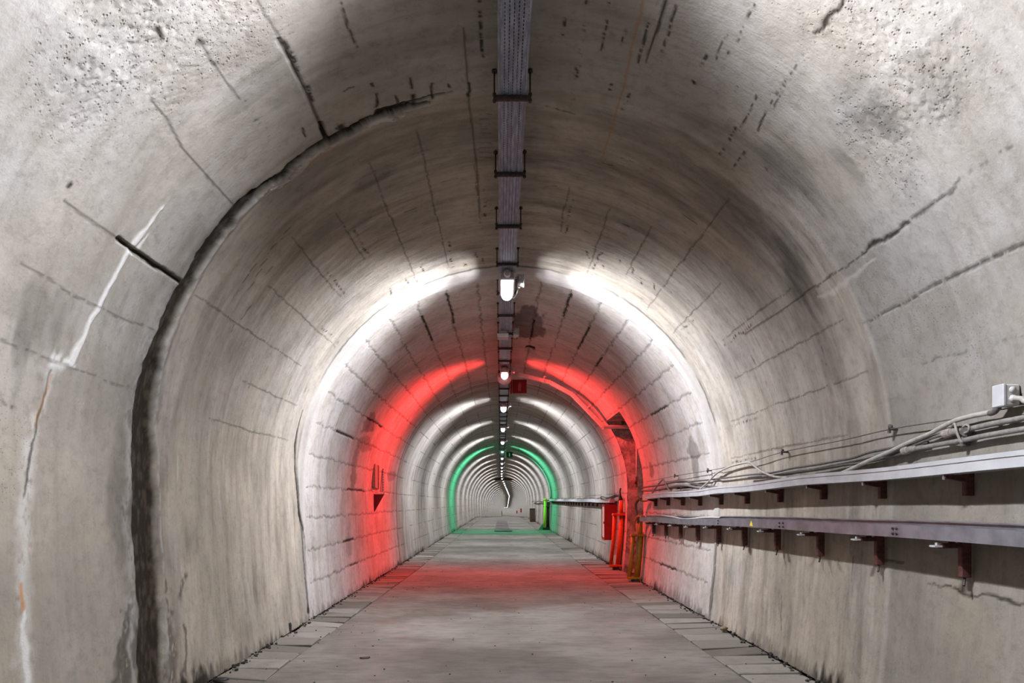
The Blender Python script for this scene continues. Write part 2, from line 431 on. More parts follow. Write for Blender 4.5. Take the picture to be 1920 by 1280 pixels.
JOINT2, JOINT1, JOINT3 = 6.72, 3.75, 12.88
class Paint:
    """marks and relief of one patch of lining"""
    def __init__(s, u, v):
        s.u, s.v = u, v; s.step = float(np.median(np.diff(v)))
        s.UU, s.VV = np.meshgrid(u, v, indexing='ij')
        z = np.zeros_like(s.UU)
        s.dark, s.white, s.rust, s.wet, s.out, s.pit, s.outp, s.outn = (z.copy() for _ in range(8))
        s.tone = z + 1.0; s.warm = z + 0.5
        s.wu = fbm(s.UU, s.VV, 0.10, 0.10, 101, 3); s.wv = fbm(s.UU, s.VV, 0.10, 0.10, 202, 3)
        s.gr = fbm(s.UU, s.VV, 0.035, 0.035, 303, 3); s.dt = 0.7 * fbm(s.UU, s.VV, 0.03, 0.017, 404, 2) + 0.3 * vnoise(s.UU, s.VV, .1, .1, 405)
    def win(s, u0, u1, v0, v1):
        i0, i1 = np.searchsorted(s.u, [u0, u1]); j0, j1 = np.searchsorted(s.v, [v0, v1])
        return (slice(max(i0 - 1, 0), i1 + 1), slice(max(j0 - 1, 0), j1 + 1))
    def stroke(s, name, pts, w, amt=1.0, wob=0.012, soft=0.5, dots=0.0, depth=0.0, minw=0.0, mode='max'):
        """a line along (u, d) points; w in metres, one value or one per point"""
        ws = w if hasattr(w, '__len__') else [w] * len(pts)
        A = getattr(s, name) if name else None
        for k in range(len(pts) - 1):
            (u0, v0), (u1, v1) = pts[k], pts[k + 1]; wa, wb = ws[k], ws[k + 1]
            m = max(wa, wb) + wob + 0.03
            W = s.win(min(u0, u1) - m, max(u0, u1) + m, min(v0, v1) - m, max(v0, v1) + m)
            a = s.UU[W] + s.wu[W] * wob; b = s.VV[W] + s.wv[W] * wob
            if a.size == 0: continue
            L2 = max((u1 - u0) ** 2 + (v1 - v0) ** 2, 1e-9)
            t = np.clip(((a - u0) * (u1 - u0) + (b - v0) * (v1 - v0)) / L2, 0, 1)
            dist = np.hypot(a - u0 - t * (u1 - u0), b - v0 - t * (v1 - v0))
            hw0 = (wa + (wb - wa) * t) / 2; hw = np.maximum(hw0, 0.66 * s.step); amt_ = amt * np.sqrt(hw0 / hw)
            q = np.clip((hw * (1 + soft) - dist) / (2 * soft * hw + 1e-6), 0, 1)
            if dots: q = q * sstep(dots - 0.12, dots + 0.12, s.dt[W] * 0.62 + 0.5)
            if A is not None: A[W] = np.maximum(A[W], q * amt_)
            if depth > 0: s.outp[W] = np.maximum(s.outp[W], q * depth)
            elif depth < 0: s.outn[W] = np.minimum(s.outn[W], q * depth)
    def blob(s, name, uv, ru, rv, amt, edge=0.35, rag=0.5, su=0.25, sv=0.25, seed=5):
        if name == 'tone': amt, rag = amt * 0.85, rag * 1.5
        u0, v0 = uv; W = s.win(u0 - 1.8 * ru, u0 + 1.8 * ru, v0 - 1.8 * rv, v0 + 1.8 * rv)
        a, b = s.UU[W], s.VV[W]
        if a.size == 0: return
        q = np.hypot((a - u0) / ru, (b - v0) / rv) + rag * fbm(a, b, su, sv, seed, 4)
        q = 1 - sstep(1 - edge, 1 + edge, q)
        A = getattr(s, name)
        if name == 'tone': A[W] = A[W] * (1 - q * amt)
        else: A[W] = np.maximum(A[W], q * amt)

def paint(P, near):
    UU, VV = P.UU, P.VV
    aU = np.abs(UU); side = sstep(1.2, 3.4, aU)          # 0 at the crown, 1 low on the walls
    low = fbm(UU, VV, 1.6, 1.6, 1, 3); mid = fbm(UU, VV, 0.45, 0.45, 2, 4)
    st_c = fbm(UU + 0.15 * vnoise(UU, VV, .4, .4, 12), VV + 0.05 * low, 0.45, 0.10, 3, 4)                  # streaks that run round the section
    st_f = fbm(UU, VV + 0.02 * vnoise(UU, VV, .3, .3, 13), 0.16, 0.022, 4, 3) * (0.35 + 0.65 * sstep(-.2, .3, fbm(UU, VV, .5, .25, 14, 2)))
    st_w = fbm(UU, VV, 1.3, 0.16, 9, 3)
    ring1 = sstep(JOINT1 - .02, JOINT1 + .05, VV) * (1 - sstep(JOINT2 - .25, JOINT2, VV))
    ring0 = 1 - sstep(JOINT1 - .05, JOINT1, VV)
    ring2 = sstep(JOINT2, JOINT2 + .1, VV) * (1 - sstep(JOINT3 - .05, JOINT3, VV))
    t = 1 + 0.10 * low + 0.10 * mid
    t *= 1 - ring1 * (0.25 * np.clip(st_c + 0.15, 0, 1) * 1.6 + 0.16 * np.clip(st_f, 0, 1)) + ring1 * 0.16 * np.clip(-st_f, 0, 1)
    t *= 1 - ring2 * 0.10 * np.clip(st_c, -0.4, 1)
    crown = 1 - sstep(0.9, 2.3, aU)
    t *= 1 - (ring0 * 0.05 + ring1 * 0.10) * crown       # crown of the two front rings a touch darker
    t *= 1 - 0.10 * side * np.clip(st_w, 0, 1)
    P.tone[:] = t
    t *= 1 - 0.18 * ring0 - 0.13 * ring0 * sstep(1.2, 2.4, aU) - 0.14 * sstep(JOINT3, JOINT3 + .1, VV) + 0.26 * ring2 + 0.22 * ring1 * sstep(4.9, 6.6, VV) * side + 0.12 * (ring0 + ring1) * crown  # light put into tone: front and far rings dimmed, middle rings and crown lightened
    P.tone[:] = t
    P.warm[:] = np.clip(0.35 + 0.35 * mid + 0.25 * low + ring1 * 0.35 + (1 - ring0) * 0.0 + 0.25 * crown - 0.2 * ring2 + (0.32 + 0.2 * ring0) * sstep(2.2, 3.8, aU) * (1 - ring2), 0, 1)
    P.out += 0.012 * low + 0.004 * mid + ring1 * 0.0022 * st_f + 0.0012 * P.gr
    # dirt creeping up at the foot of the walls
    foot = sstep(UQ + DEP - 0.11, UQ + DEP + .02, aU + 0.09 * low + 0.06 * vnoise(UU, VV, 0.12, 0.05, 77) + 0.05 * fbm(UU, VV, 0.05, 0.02, 78, 2))
    P.dark[:] = np.maximum(P.dark, foot * (0.45 + 0.5 * sstep(-.3, .4, vnoise(UU, VV, 2, .7, 79))))
    # ring joint at the end of the red-lit ring
    J = np.abs(VV - JOINT3 + 0.012 * P.wv)
    P.dark[:] = np.maximum(P.dark, (1 - sstep(0.012, 0.035, J)) * 0.8)
    P.tone *= 1 - 0.35 * (1 - sstep(0.0, 0.5, np.abs(VV - JOINT3 + 0.25) + 0.15 * mid)) * (0.6 + mid)
    if not near: return
    # pale mortar band at the second ring joint
    bw = 0.17 * sstep(0.0, 1.2, UQ + 0.75 - aU) + 0.02
    B = np.abs(VV - JOINT2 - 0.02 + 0.02 * P.wv + 0.02 * low)
    band = 1 - sstep(bw * 0.85, bw * 1.1 + 0.004, B)
    P.white[:] = np.maximum(P.white, band * 0.30 * (1 + 0.8 * mid)); P.out -= band * 0.012
    e = np.abs(B - bw)
    for amt, seed in ((0.75, 21),):
        P.dark[:] = np.maximum(P.dark, (1 - sstep(0.006, 0.016, e)) * amt * sstep(-0.25, 0.25, vnoise(UU, VV, 0.35, 3, seed)) * 0.8)
    # the crack that follows the joint down the left wall
    P.stroke('dark', U((566, 770), (554, 830), (555, 900), (561, 965), (570, 1010), (573, 1060), (577, 1145)), [.02, .05, .035, .04, .06, .05, .05], 0.95, 0.02, depth=0.01)
    P.stroke('dark', U((1343, 985), (1338, 1080), (1331, 1155)), [.03, .035, .05], 0.7, 0.015)
    # seeping groove at the first ring joint
    gp = U((287, 1278), (284, 1150), (277, 1050), (273, 940), (272, 850), (271, 745), (283, 690), (305, 632), (345, 545), (395, 460), (450, 393), (520, 335), (605, 268), (680, 230), (740, 206), (800, 195))
    gw = [.24, .23, .22, .22, .20, .17, .13, .11, .11, .085, .07, .055, .04, .04, .03, .02]
    P.stroke('dark', gp, [w * 1.7 for w in gw], 0.45, 0.05, 0.6)
    P.stroke('dark', gp, [w * 1.12 for w in gw], 0.98, 0.03, 0.22); P.stroke(None, gp, gw, 0, 0.03, 0.35, depth=0.035)
    P.stroke('wet', gp, gw, 0.55, 0.03, 0.3)
    GW = P.wet > 0.05
    P.dark[GW] *= 1 - 0.10 * np.clip(0.2 + 1.8 * fbm(UU, VV, .05, .02, 91, 3)[GW], 0, 1)
    P.stroke('white', [(a, b - w * 0.85) for (a, b), w in zip(gp[:9], gw)], [.07, .07, .06, .06, .05, .04, .03, .03, .02], 0.35, 0.06, 0.8, dots=0.4)
    gq = [(a, b + w * 0.25) for (a, b), w in zip(gp, gw)]
    P.stroke('rust', gq[:9], [w * 0.3 for w in gw[:9]], 0.35, 0.03, 0.7)
    for (a, b), w in zip(gp[:11], gw[:11]): pass
    rim = [(a, b + w * 0.72) for (a, b), w in zip(gp, gw)]
    P.stroke('white', rim, 0.022, 0.5, 0.03, 0.6, dots=0.4)
    P.stroke(None, rim, 0.05, 0, 0.02, 0.6, depth=-0.006)
    # pale lip above the groove on the vault
    P.stroke('white', U((470, 385), (530, 345), (600, 285), (650, 250), (700, 232), (750, 216)), [.03, .04, .05, .07, .05, .03], 0.65, 0.04, 0.5, dots=0.42, depth=-0.012)
    P.stroke('rust', U((520, 350), (600, 292), (660, 250)), [.02, .04, .03], 0.45, 0.04, 0.7, dots=0.45)
    # dark runs below it
    for pts, w in (((( 232, 1280), (236, 1200), (245, 1120)), (.16, .10, .03)), (((215, 1280), (222, 1220), (232, 1160)), (.07, .05, .02)),
                   (((318, 1280), (322, 1200), (312, 1080)), (.14, .12, .04)), (((340, 1120), (346, 1080)), (.06, .05)), (((258, 1240), (262, 1130), (255, 1040)), (.08, .08, .03)),
                   (((262, 880), (258, 960)), (.05, .08)), (((345, 1280), (352, 1215), (348, 1170)), (.05, .04, .02))):
        P.stroke('dark', U(*pts), list(w), 0.62, 0.08, 0.6, dots=0.3)
    P.blob('tone', px_uv(225, 960), 0.35, 0.10, 0.35, seed=61)
    # white mineral streak on the left
    P.stroke('white', U((308, 391), (285, 415), (268, 437), (247, 468), (222, 512), (190, 567), (160, 627), (132, 680)), [.006, .02, .035, .028, .03, .03, .03, .05], 0.95, 0.02, 0.35, depth=-0.006)
    P.stroke('white', U((280, 440), (262, 462), (250, 476)), [.008, .02, .02], 0.9, 0.015, 0.4)
    P.stroke('white', U((100, 672), (120, 680), (138, 684)), [.05, .07, .03], 0.85, 0.04, 0.5, dots=0.35)
    P.stroke('white', U((102, 690), (88, 740), (72, 790), (58, 860), (48, 930), (44, 1020), (47, 1130), (52, 1280)), [.04, .03, .03, .06, .07, .08, .08, .07], 0.42, 0.05, 0.8, dots=0.35)
    P.stroke('white', U((45, 1150), (50, 1200), (54, 1280)), [.02, .05, .04], 0.8, 0.03, 0.5)
    P.stroke('dark', U((98, 690), (72, 800), (50, 900), (46, 930)), [.006, .01, .016, .006], 0.8, 0.02)
    P.stroke('rust', U((100, 700), (84, 745), (70, 800)), [.012, .02, .012], 0.5, 0.02, 0.6)
    P.stroke('rust', U((42, 1098), (43, 1145)), [.02, .02], 0.8, 0.02, 0.6)
    # formwork joints of the front ring, left
    P.stroke('dark', U((120, 375), (160, 405), (222, 449)), .006, 0.85, 0.008)
    P.stroke('dark', U((222, 449), (246, 467), (290, 497), (345, 533)), [.016, .02, .024, .02], 0.95, 0.008, 0.3, depth=0.02)
    P.stroke('dark', U((283, 185), (320, 235), (350, 285), (385, 325), (446, 394)), .007, 0.85, 0.01)
    P.stroke('dark', U((40, 492), (140, 555), (235, 598), (300, 622)), .006, 0.7, 0.01, dots=0.35)
    P.stroke('dark', U((0, 637), (100, 677), (200, 712), (262, 735)), .007, 0.6, 0.015, dots=0.4)
    P.stroke('dark', U((0, 757), (30, 770), (52, 800)), .02, 0.5, 0.03, dots=0.5)
    P.stroke('dark', U((376, 76), (395, 110), (425, 155), (450, 188)), .006, 0.85, 0.01)
    P.stroke('dark', U((376, 75), (382, 80)), .03, 0.8, 0.02)
    P.stroke('dark', U((448, 185), (475, 215), (502, 258)), .025, 0.8, 0.02, dots=0.58)
    P.stroke('dark', U((482, 0), (500, 30), (528, 75)), .005, 0.8, 0.005)
    P.stroke('dark', U((522, 75), (545, 115), (562, 150), (582, 190), (600, 235)), .016, 0.7, 0.008, depth=0.008)
    P.stroke('dark', U((530, 75), (552, 115), (572, 155), (588, 190)), .022, 0.9, 0.02, dots=0.52)
    P.stroke('dark', U((601, 233), (612, 262)), [.026, .03], 0.98, 0.008, 0.3, depth=0.02)
    P.stroke('dark', U((568, 240), (575, 257)), .012, 0.9, 0.01)
    P.blob('dark', px_uv(640, 238), 0.035, 0.03, 0.9, rag=0.9, su=.03, sv=.03)
    P.stroke('dark', U((633, 0), (645, 22), (655, 50), (668, 88)), .012, 0.8, 0.012, dots=0.45)
    P.stroke('dark', U((712, 210), (745, 200), (775, 192), (800, 183), (846, 174)), [.035, .03, .028, .02, .01], 0.95, 0.03, 0.5, depth=0.015)
    for (a, b, c, d_) in ((705, 178, 708, 200), (741, 180, 746, 202), (774, 178, 777, 196), (768, 146, 772, 164), (806, 158, 808, 186), (840, 158, 840, 164), (876, 155, 878, 180), (697, 155, 700, 160), (295, 55, 305, 75), (125, 350, 132, 345)):
        P.stroke('dark', U((a, b), (c, d_)), .016, 0.92, 0.02, 0.6)
    P.stroke('dark', U((645, 172), (655, 165), (665, 163)), .008, 0.9, 0.01)
    P.stroke('dark', U((897, 0), (900, 40), (902, 70), (905, 105)), .016, 0.9, 0.012, dots=0.48)
    P.stroke('dark', U((868, 50), (874, 110), (880, 200), (888, 260), (896, 330), (900, 400)), .007, 0.75, 0.006)
    for y in range(215, 300, 9):
        P.stroke('dark', U((900, y), (920, y + 1)), .006, 0.6, 0.01, dots=0.45)
    # rust-dotted lines on the right of the crown
    for pts, w in ((((1058, 30), (1055, 64)), .02), (((1101, 0), (1097, 40), (1092, 76)), .016), (((1087, 92), (1081, 145)), .03), (((1074, 165), (1073, 185)), .02), (((1141, 4), (1135, 50), (1130, 68)), .016), (((1130, 70), (1122, 108)), .016),
                   (((1173, 50), (1167, 82)), .014), (((1221, 25), (1210, 70), (1202, 100), (1194, 126)), .016), (((1268, 10), (1255, 60), (1243, 95)), .014), (((1147, 155), (1145, 168)), .022), (((1180, 175), (1168, 205)), .022),
                   (((1412, 8), (1390, 62), (1370, 95), (1355, 135)), .014), (((1364, 60), (1345, 110)), .01), (((1325, 100), (1310, 128)), .02), (((1395, 150), (1380, 168)), .02), (((1482, 135), (1455, 175), (1435, 215), (1420, 250)), .014), (((1425, 165), (1405, 205), (1385, 245)), .014),
                   (((1378, 240), (1362, 275), (1352, 288)), .022), (((1395, 285), (1372, 318)), .014), (((1362, 205), (1358, 225)), .02), (((1436, 315), (1448, 330)), .006), (((1515, 92), (1480, 140), (1450, 205)), .01), (((1303, 155), (1300, 150)), .02)):
        P.stroke('dark', U(*pts), w * 0.8, 0.92, 0.014, 0.6, dots=0.52)
    P.stroke('rust', U((1208, 0), (1190, 70), (1170, 160), (1145, 245), (1128, 300)), .007, 0.75, 0.006)
    P.stroke('dark', U((1249, 0), (1238, 40), (1225, 75), (1212, 115)), [.016, .014, .012, .005], 0.9, 0.008)
    P.stroke('dark', U((1572, 0), (1552, 32), (1528, 68)), [.012, .016, .012], 0.95, 0.03, depth=0.003)
    P.stroke('dark', U((1000, 196), (1030, 200), (1075, 213)), .008, 0.75, 0.015, dots=0.45)
    P.stroke('dark', U((1900, 272), (1840, 312), (1800, 335), (1760, 370)), .012, 0.6, 0.02, dots=0.45)
    # long joints of the right haunch
    P.stroke('dark', U((1790, 350), (1740, 388), (1691, 421)), [.01, .016, .02], 0.75, 0.02, dots=0.35)
    P.stroke('dark', U((1700, 415), (1670, 438), (1640, 460), (1618, 473)), [.012, .020, .018, .010], 0.9, 0.03, 0.4, depth=0.006)
    P.stroke('dark', U((1620, 472), (1575, 506), (1530, 534)), .012, 0.7, 0.02, dots=0.4)
    P.stroke('dark', U((1530, 534), (1462, 584), (1397, 626)), .008, 0.8, 0.006)
    P.stroke('dark', U((1920, 455), (1882, 473), (1837, 495), (1736, 543), (1691, 571), (1620, 608)), [.014, .014, .014, .01, .01, .006], 0.75, 0.014, dots=0.35, depth=0.006)
    P.stroke('dark', U((1920, 624), (1830, 655), (1725, 682)), .01, 0.45, 0.025, dots=0.48)
    P.stroke('dark', U((1738, 1095), (1780, 1101), (1806, 1109), (1850, 1117), (1880, 1122), (1920, 1129)), [.006, .012, .008, .012, .02, .014], 0.85, 0.03, 0.6, dots=0.3)
    P.stroke('dark', U((1657, 1050), (1695, 1056)), .008, 0.8, 0.01)
    P.stroke('dark', U((1465, 1115), (1463, 1180)), .012, 0.6, 0.03, dots=0.35)
    P.stroke('dark', U((1600, 1030), (1597, 1090)), .01, 0.55, 0.02, dots=0.4)
    P.stroke('white', U((1535, 555), (1580, 535), (1610, 510), (1640, 485)), [.02, .03, .02, .01], 0.4, 0.03, 0.6)
    # dark scuffs of the right haunch
    for (x, y, ru, rv, a) in ((1470, 470, .30, .16, .45), (1500, 520, .22, .10, .5), (1530, 600, .3, .12, .35), (1430, 300, .28, .16, .35), (1480, 305, .16, .10, .35), (1620, 200, .12, .12, .28), (1650, 235, .12, .10, .28), (1590, 310, .10, .04, .35),
                              (1350, 380, .35, .25, .3), (1200, 330, .4, .12, .35), (800, 250, .4, .14, .3), (640, 420, .4, .22, .3), (770, 410, .35, .2, .3), (600, 300, .3, .2, .2), (520, 420, .25, .25, .2), (480, 170, .16, .12, .25), (700, 110, .5, .12, .25), (75, 600, .12, .14, .3), (40, 660, .14, .05, .3), (1000, 300, .5, .1, .25), (1080, 380, .5, .15, .2), (700, 330, .12, .1, .35)):
        P.blob('tone', px_uv(x, y), ru, rv, a, 0.6, 0.7, 0.30, 0.07, seed=int(x))
    for k, (x, y) in enumerate(((455, 530), (470, 510), (480, 520), (490, 500), (465, 545), (500, 515))):
        P.stroke('dark', U((x, y), (x + 12, y - 14)), .006, 0.8, 0.01)
    # ring 1: long joints every nine degrees, broken
    r1 = random.Random(5)
    for k in range(-9, 10):
        if k == 0: continue
        uu = R * math.radians(9.15 * k + 2.0)
        a, b = r1.uniform(JOINT1 + .1, 5.0), r1.uniform(5.4, JOINT2 - .2)
        P.stroke('dark', [(uu, a), (uu, (a + b) / 2), (uu + .01, b)], [.004, .008, .004], 0.75, 0.012, dots=0.3)
        if r1.random() < .6:
            P.stroke('dark', [(uu + .05, b - .6), (uu + .05, b)], .02, 0.8, 0.02, dots=0.58)
    for k in range(46):
        uu = r1.uniform(-2.6, 2.6); a = r1.uniform(4.2, 6.4)
        P.stroke('dark', [(uu, a), (uu + r1.uniform(.04, .14), a + r1.uniform(-.02, .02))], .01, 0.7, 0.02, dots=0.5)
    # little holes near the crown just before the second ring
    for px, py in ((905, 485), (890, 470), (870, 490), (760, 520), (790, 495), (730, 540), (1160, 480), (1185, 500), (1200, 520), (1225, 530), (1130, 490), (1100, 470)):
        P.stroke('dark', U((px, py), (px + 3, py + 12)), .02, 0.85, 0.025, dots=0.5)
    # ring 2: smooth blocks
    r2 = random.Random(9)
    for k in range(-13, 14):
        if k == 0: continue
        uu = math.copysign(abs(R * math.radians(9.12 * k)), k)
        P.stroke('dark', [(uu, JOINT2 + .2), (uu + r2.uniform(-.012, .012), 8.6), (uu + r2.uniform(-.012, .012), 10.6), (uu, JOINT3)], [.008, .011, .010, .008], 0.72, 0.03, 0.5, dots=0.30, depth=0.005)
        if r2.random() < .55:
            a = r2.uniform(7, 9); P.stroke('dark', [(uu, a), (uu, a + r2.uniform(.5, 1.2))], .026, 0.9, 0.014, 0.3, depth=0.014)
        dv = 7.72 + (k % 2) * 0.75
        while dv < JOINT3 - .3:
            if r2.random() < .7:
                P.stroke('dark', [(uu, dv), (uu + R * math.radians(9.12), dv + r2.uniform(-.02, .02))], .02, 0.45, 0.02, 0.6, dots=0.35)
            dv += 1.5
    for (x, y, ru, rv, a) in ((988, 608, .22, .75, .72), (1302, 858, .22, .16, .5), (1221, 880, .12, .14, .5), (694, 788, .16, .32, .55), (684, 835, .13, .45, .4), (664, 880, .25, .2, .45), (735, 890, .10, .45, .4), (655, 1010, .30, .2, .25)):
        P.blob('tone', px_uv(x, y), ru, rv, a, 0.18, 0.6, 0.12, 0.5, seed=int(y))
    P.stroke('white', U((700, 952), (703, 962), (701, 968)), [.10, .10, .06], 0.7, 0.03, 0.6)
    # broken notch beside the tray
    P.blob('dark', px_uv(994, 655), 0.07, 0.16, 0.95, 0.12, 0.25, 0.1, 0.3, seed=8)
    q = px_uv(994, 655)
    P.stroke(None, [(q[0], q[1] - .15), (q[0], q[1] + .15)], .12, 0, 0.02, 0.4, depth=0.06)
    # coarse honeycombed concrete in the upper corners
    for (x, y, ru, rv) in ((330, 70, .55, .35), (180, 100, .45, .22), (1690, 90, .45, .35), (1760, 170, .2, .14), (1640, 260, .35, .2)):
        u0, v0 = px_uv(x, y); W = P.win(u0 - 1.6 * ru, u0 + 1.6 * ru, v0 - 1.6 * rv, v0 + 1.6 * rv)
        a, b = P.UU[W], P.VV[W]
        if a.size == 0: continue
        q = 1 - sstep(0.6, 1.15, np.hypot((a - u0) / ru, (b - v0) / rv) + 0.4 * fbm(a, b, .25, .25, 41, 3))
        n = fbm(a, b, .018, .018, 43, 2)
        P.out[W] += q * np.clip(n, 0, 1) * 0.005
        P.pit[W] = np.maximum(P.pit[W], q)
        P.tone[W] *= 1 - 0.13 * q  # tone lowered to temper the lamp glare here, shade put into the colour
    # pale ridges left by the formwork boards
    P.stroke('white', U((95, 0), (150, 60), (225, 135)), .06, 0.15, 0.05, 0.9, depth=-0.003)
    P.stroke('white', U((1790, 10), (1700, 90), (1620, 180), (1580, 230)), .06, 0.15, 0.05, 0.9, depth=-0.003)
    P.stroke('white', U((335, 855), (333, 900)), .012, 0.5, 0.01)

def build_lining():
    bins = {'wall_left': [], 'ceiling': [], 'wall_right': []}
    specs = [(-9.0, 1.8, .30, .12, False), (1.8, 7.0, .0088, .0088, True), (7.0, 13.4, .016, .014, True), (13.4, 58.0, .08, .06, False), (58.0, 296.0, .7, .12, False)]
    for d0, d1, sdv, suv, near in specs:
        u, v, nL, nC = grid_patch(d0, d1, sdv, suv)
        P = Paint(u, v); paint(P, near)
        X, Y, Z = lining(P.UU, P.VV, P.out + P.outp + P.outn)
        pos = np.stack([X, Y, Z], -1)
        gu = np.gradient(pos, axis=0); gv = np.gradient(pos, axis=1)
        nrm = np.cross(gu, gv); nrm /= np.linalg.norm(nrm, axis=-1, keepdims=True)
        mid_in = np.stack([CX + ax(Y)[0] - X, 0 * Y, ZS * 0.8 + ax(Y)[1] - Z], -1)
        if (nrm * mid_in).sum() < 0: nrm = -nrm
        col = np.stack([P.dark, P.white, P.rust, np.ones_like(P.dark)], -1)
        # the doorway in the right wall
        keep = np.ones((len(u) - 1, len(v) - 1), bool)
        if d0 <= 10 < d1:
            cu, cv = (u[:-1] + u[1:]) / 2, (v[:-1] + v[1:]) / 2
            CU, CV = np.meshgrid(cu, cv, indexing='ij')
            rag = 0.03 * fbm(CU, CV, .12, .12, 55, 3)
            keep = ~((CU > R * SPLIT) & (CV > DOOR[0]) & (CV < DOOR[1] + rag))
        for name, i0, i1 in (('wall_left', 0, nL), ('ceiling', nL, nL + nC), ('wall_right', nL + nC, len(u) - 1)):
            s = slice(i0, i1 + 1); nu_, nv_ = i1 - i0 + 1, len(v)
            idx = np.arange(nu_ * nv_).reshape(nu_, nv_)
            q = np.stack([idx[:-1, :-1], idx[:-1, 1:], idx[1:, 1:], idx[1:, :-1]], -1)[keep[i0:i1]]
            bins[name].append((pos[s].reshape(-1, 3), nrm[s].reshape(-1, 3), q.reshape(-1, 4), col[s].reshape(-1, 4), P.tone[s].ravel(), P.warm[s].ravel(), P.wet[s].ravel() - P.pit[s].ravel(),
                               np.stack([P.UU[s], P.VV[s]], -1).reshape(-1, 2)))
    for name, parts in bins.items():
        off = 0; qs = []
        for p in parts: qs.append(p[2] + off); off += len(p[0])
        cat = lambda i: np.concatenate([p[i] for p in parts])
        pos, nrm, q, col, tone, warm, wet, uv = cat(0), cat(1), np.concatenate(qs), cat(3), cat(4), cat(5), cat(6), cat(7)
        me = bpy.data.meshes.new(name)
        me.vertices.add(len(pos)); me.vertices.foreach_set('co', pos.astype(np.float32).ravel())
        me.loops.add(q.size); me.loops.foreach_set('vertex_index', q.astype(np.int32).ravel())
        me.polygons.add(len(q)); me.polygons.foreach_set('loop_start', np.arange(0, q.size, 4, dtype=np.int32))
        me.polygons.foreach_set('loop_total', np.full(len(q), 4, np.int32)) if False else None
        me.update(calc_edges=True); me.validate()
        me.polygons.foreach_set('use_smooth', np.ones(len(q), bool))
        uvl = me.uv_layers.new(name='UVMap'); uvl.data.foreach_set('uv', uv[q.ravel()].astype(np.float32).ravel())
        a = me.attributes.new('marks', 'FLOAT_COLOR', 'POINT'); a.data.foreach_set('color', col.astype(np.float32).ravel())
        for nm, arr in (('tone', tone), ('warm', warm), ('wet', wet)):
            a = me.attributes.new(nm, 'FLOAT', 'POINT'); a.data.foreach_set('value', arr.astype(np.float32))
        me.normals_split_custom_set_from_vertices(nrm.astype(np.float32))
        me.materials.append(M['lining'])
        tag(link(bpy.data.objects.new(name, me)), kind='structure')
DOOR = (10.28, 11.53)
build_lining()

# side passage behind the doorway
def rough_sheet(P0, A, B, na, nb, amp, seed):
    s, t = np.meshgrid(np.linspace(0, 1, na), np.linspace(0, 1, nb), indexing='ij')
    P0, A, B = (np.array(q, float) for q in (P0, A, B)); n = np.cross(A, B); n /= np.linalg.norm(n)
    la, lb = np.linalg.norm(A), np.linalg.norm(B)
    h = amp * fbm(s * la, t * lb, .22, .22, seed, 4)
    h *= np.minimum(1, np.minimum(s, 1 - s) * 14 + 0.15)
    pos = P0 + s[..., None] * A + t[..., None] * B + h[..., None] * n
    idx = np.arange(na * nb).reshape(na, nb)
    q = np.stack([idx[:-1, :-1], idx[1:, :-1], idx[1:, 1:], idx[:-1, 1:]], -1).reshape(-1, 4)
    return pos.reshape(-1, 3).tolist(), q.tolist()
b = MB()
dtop = ZS + R * math.cos(SPLIT)
xa = CX + R * math.sin(SPLIT) - .01
pv, pf = rough_sheet((0, DOOR[1] - .035, -.02), (2.2, 0, 0), (0, 0, dtop + .03), 110, 110, .03, 71)
prof_x = lambda z: CX + (math.sqrt(max(R * R - (z - ZS) ** 2, 0)) if z > ZS else R - KW * (ZS - z) ** 2)
b.add([(p[0] + prof_x(p[2]) - .004, p[1], p[2]) for p in pv], pf)
b.add(*rough_sheet((CX + R - .09, DOOR[0] - .01, -.02), (2.3, 0, 0), (0, 0, dtop + .05), 24, 24, .01, 72))
b.add(*rough_sheet((4.3, DOOR[0] - .02, -.02), (0, 1.3, 0), (0, 0, dtop + .05), 24, 40, .05, 73))
b.add(*rough_sheet((xa - .01, DOOR[0] - .02, dtop), (2.6, 0, 0), (0, 1.3, 0), 40, 30, .02, 74))
tag(b.build('wall_passage', M['rock'], smooth=True), kind='structure')

# ---------------------------------------------------------------- floor slab and kerb pavers
dgrid = np.concatenate([np.arange(-9, 50, 1.0), np.arange(50, 62, .5), np.arange(62, 297, 2.0)])
def edgeL(d): return np.interp(d, [0, 5, 7, 12, 20, 60], [-1.54, -1.535, -1.50, -1.43, -1.45, -1.47])
def edgeR(d): return np.interp(d, [0, 4.4, 7, 12, 20, 60], [1.62, 1.60, 1.56, 1.50, 1.53, 1.55])
b = MB(); vs, fs = [], []
for d in dgrid:
    lx, lz = ax(d)
    for x in (float(edgeL(d)), -.7, 0, .7, float(edgeR(d))): vs.append((x + lx, d, lz))
    for x in (float(edgeL(d)), float(edgeR(d))): vs.append((x + lx, d, lz - .06))
for i in range(len(dgrid) - 1):
    o, q = i * 7, (i + 1) * 7
    fs += [(o + k, o + k + 1, q + k + 1, q + k) for k in range(4)] + [(o + 5, o, q, q + 5), (o + 4, o + 6, q + 6, q + 4)]
b.add(vs, fs); tag(b.build('floor', M['slab']), kind='structure')
# sunken bed that shows in the gaps between slab, pavers and wall (and carries the passage floor)
b = MB(); vs, fs = [], []
for d in dgrid:
    lx, lz = ax(d); vs += [(-2.1 + lx, d, lz - .035), (2.2 + lx, d, lz - .035)]
for i in range(len(dgrid) - 1): fs.append((2 * i, 2 * i + 1, 2 * i + 3, 2 * i + 2))
b.add(vs, fs); b.add([(2.1, 10.2, -.03), (4.4, 10.2, -.03), (4.4, 11.7, -.03), (2.1, 11.7, -.03)], [(0, 1, 2, 3)])
tag(b.build('floor_bed', M['dirt']), kind='structure')

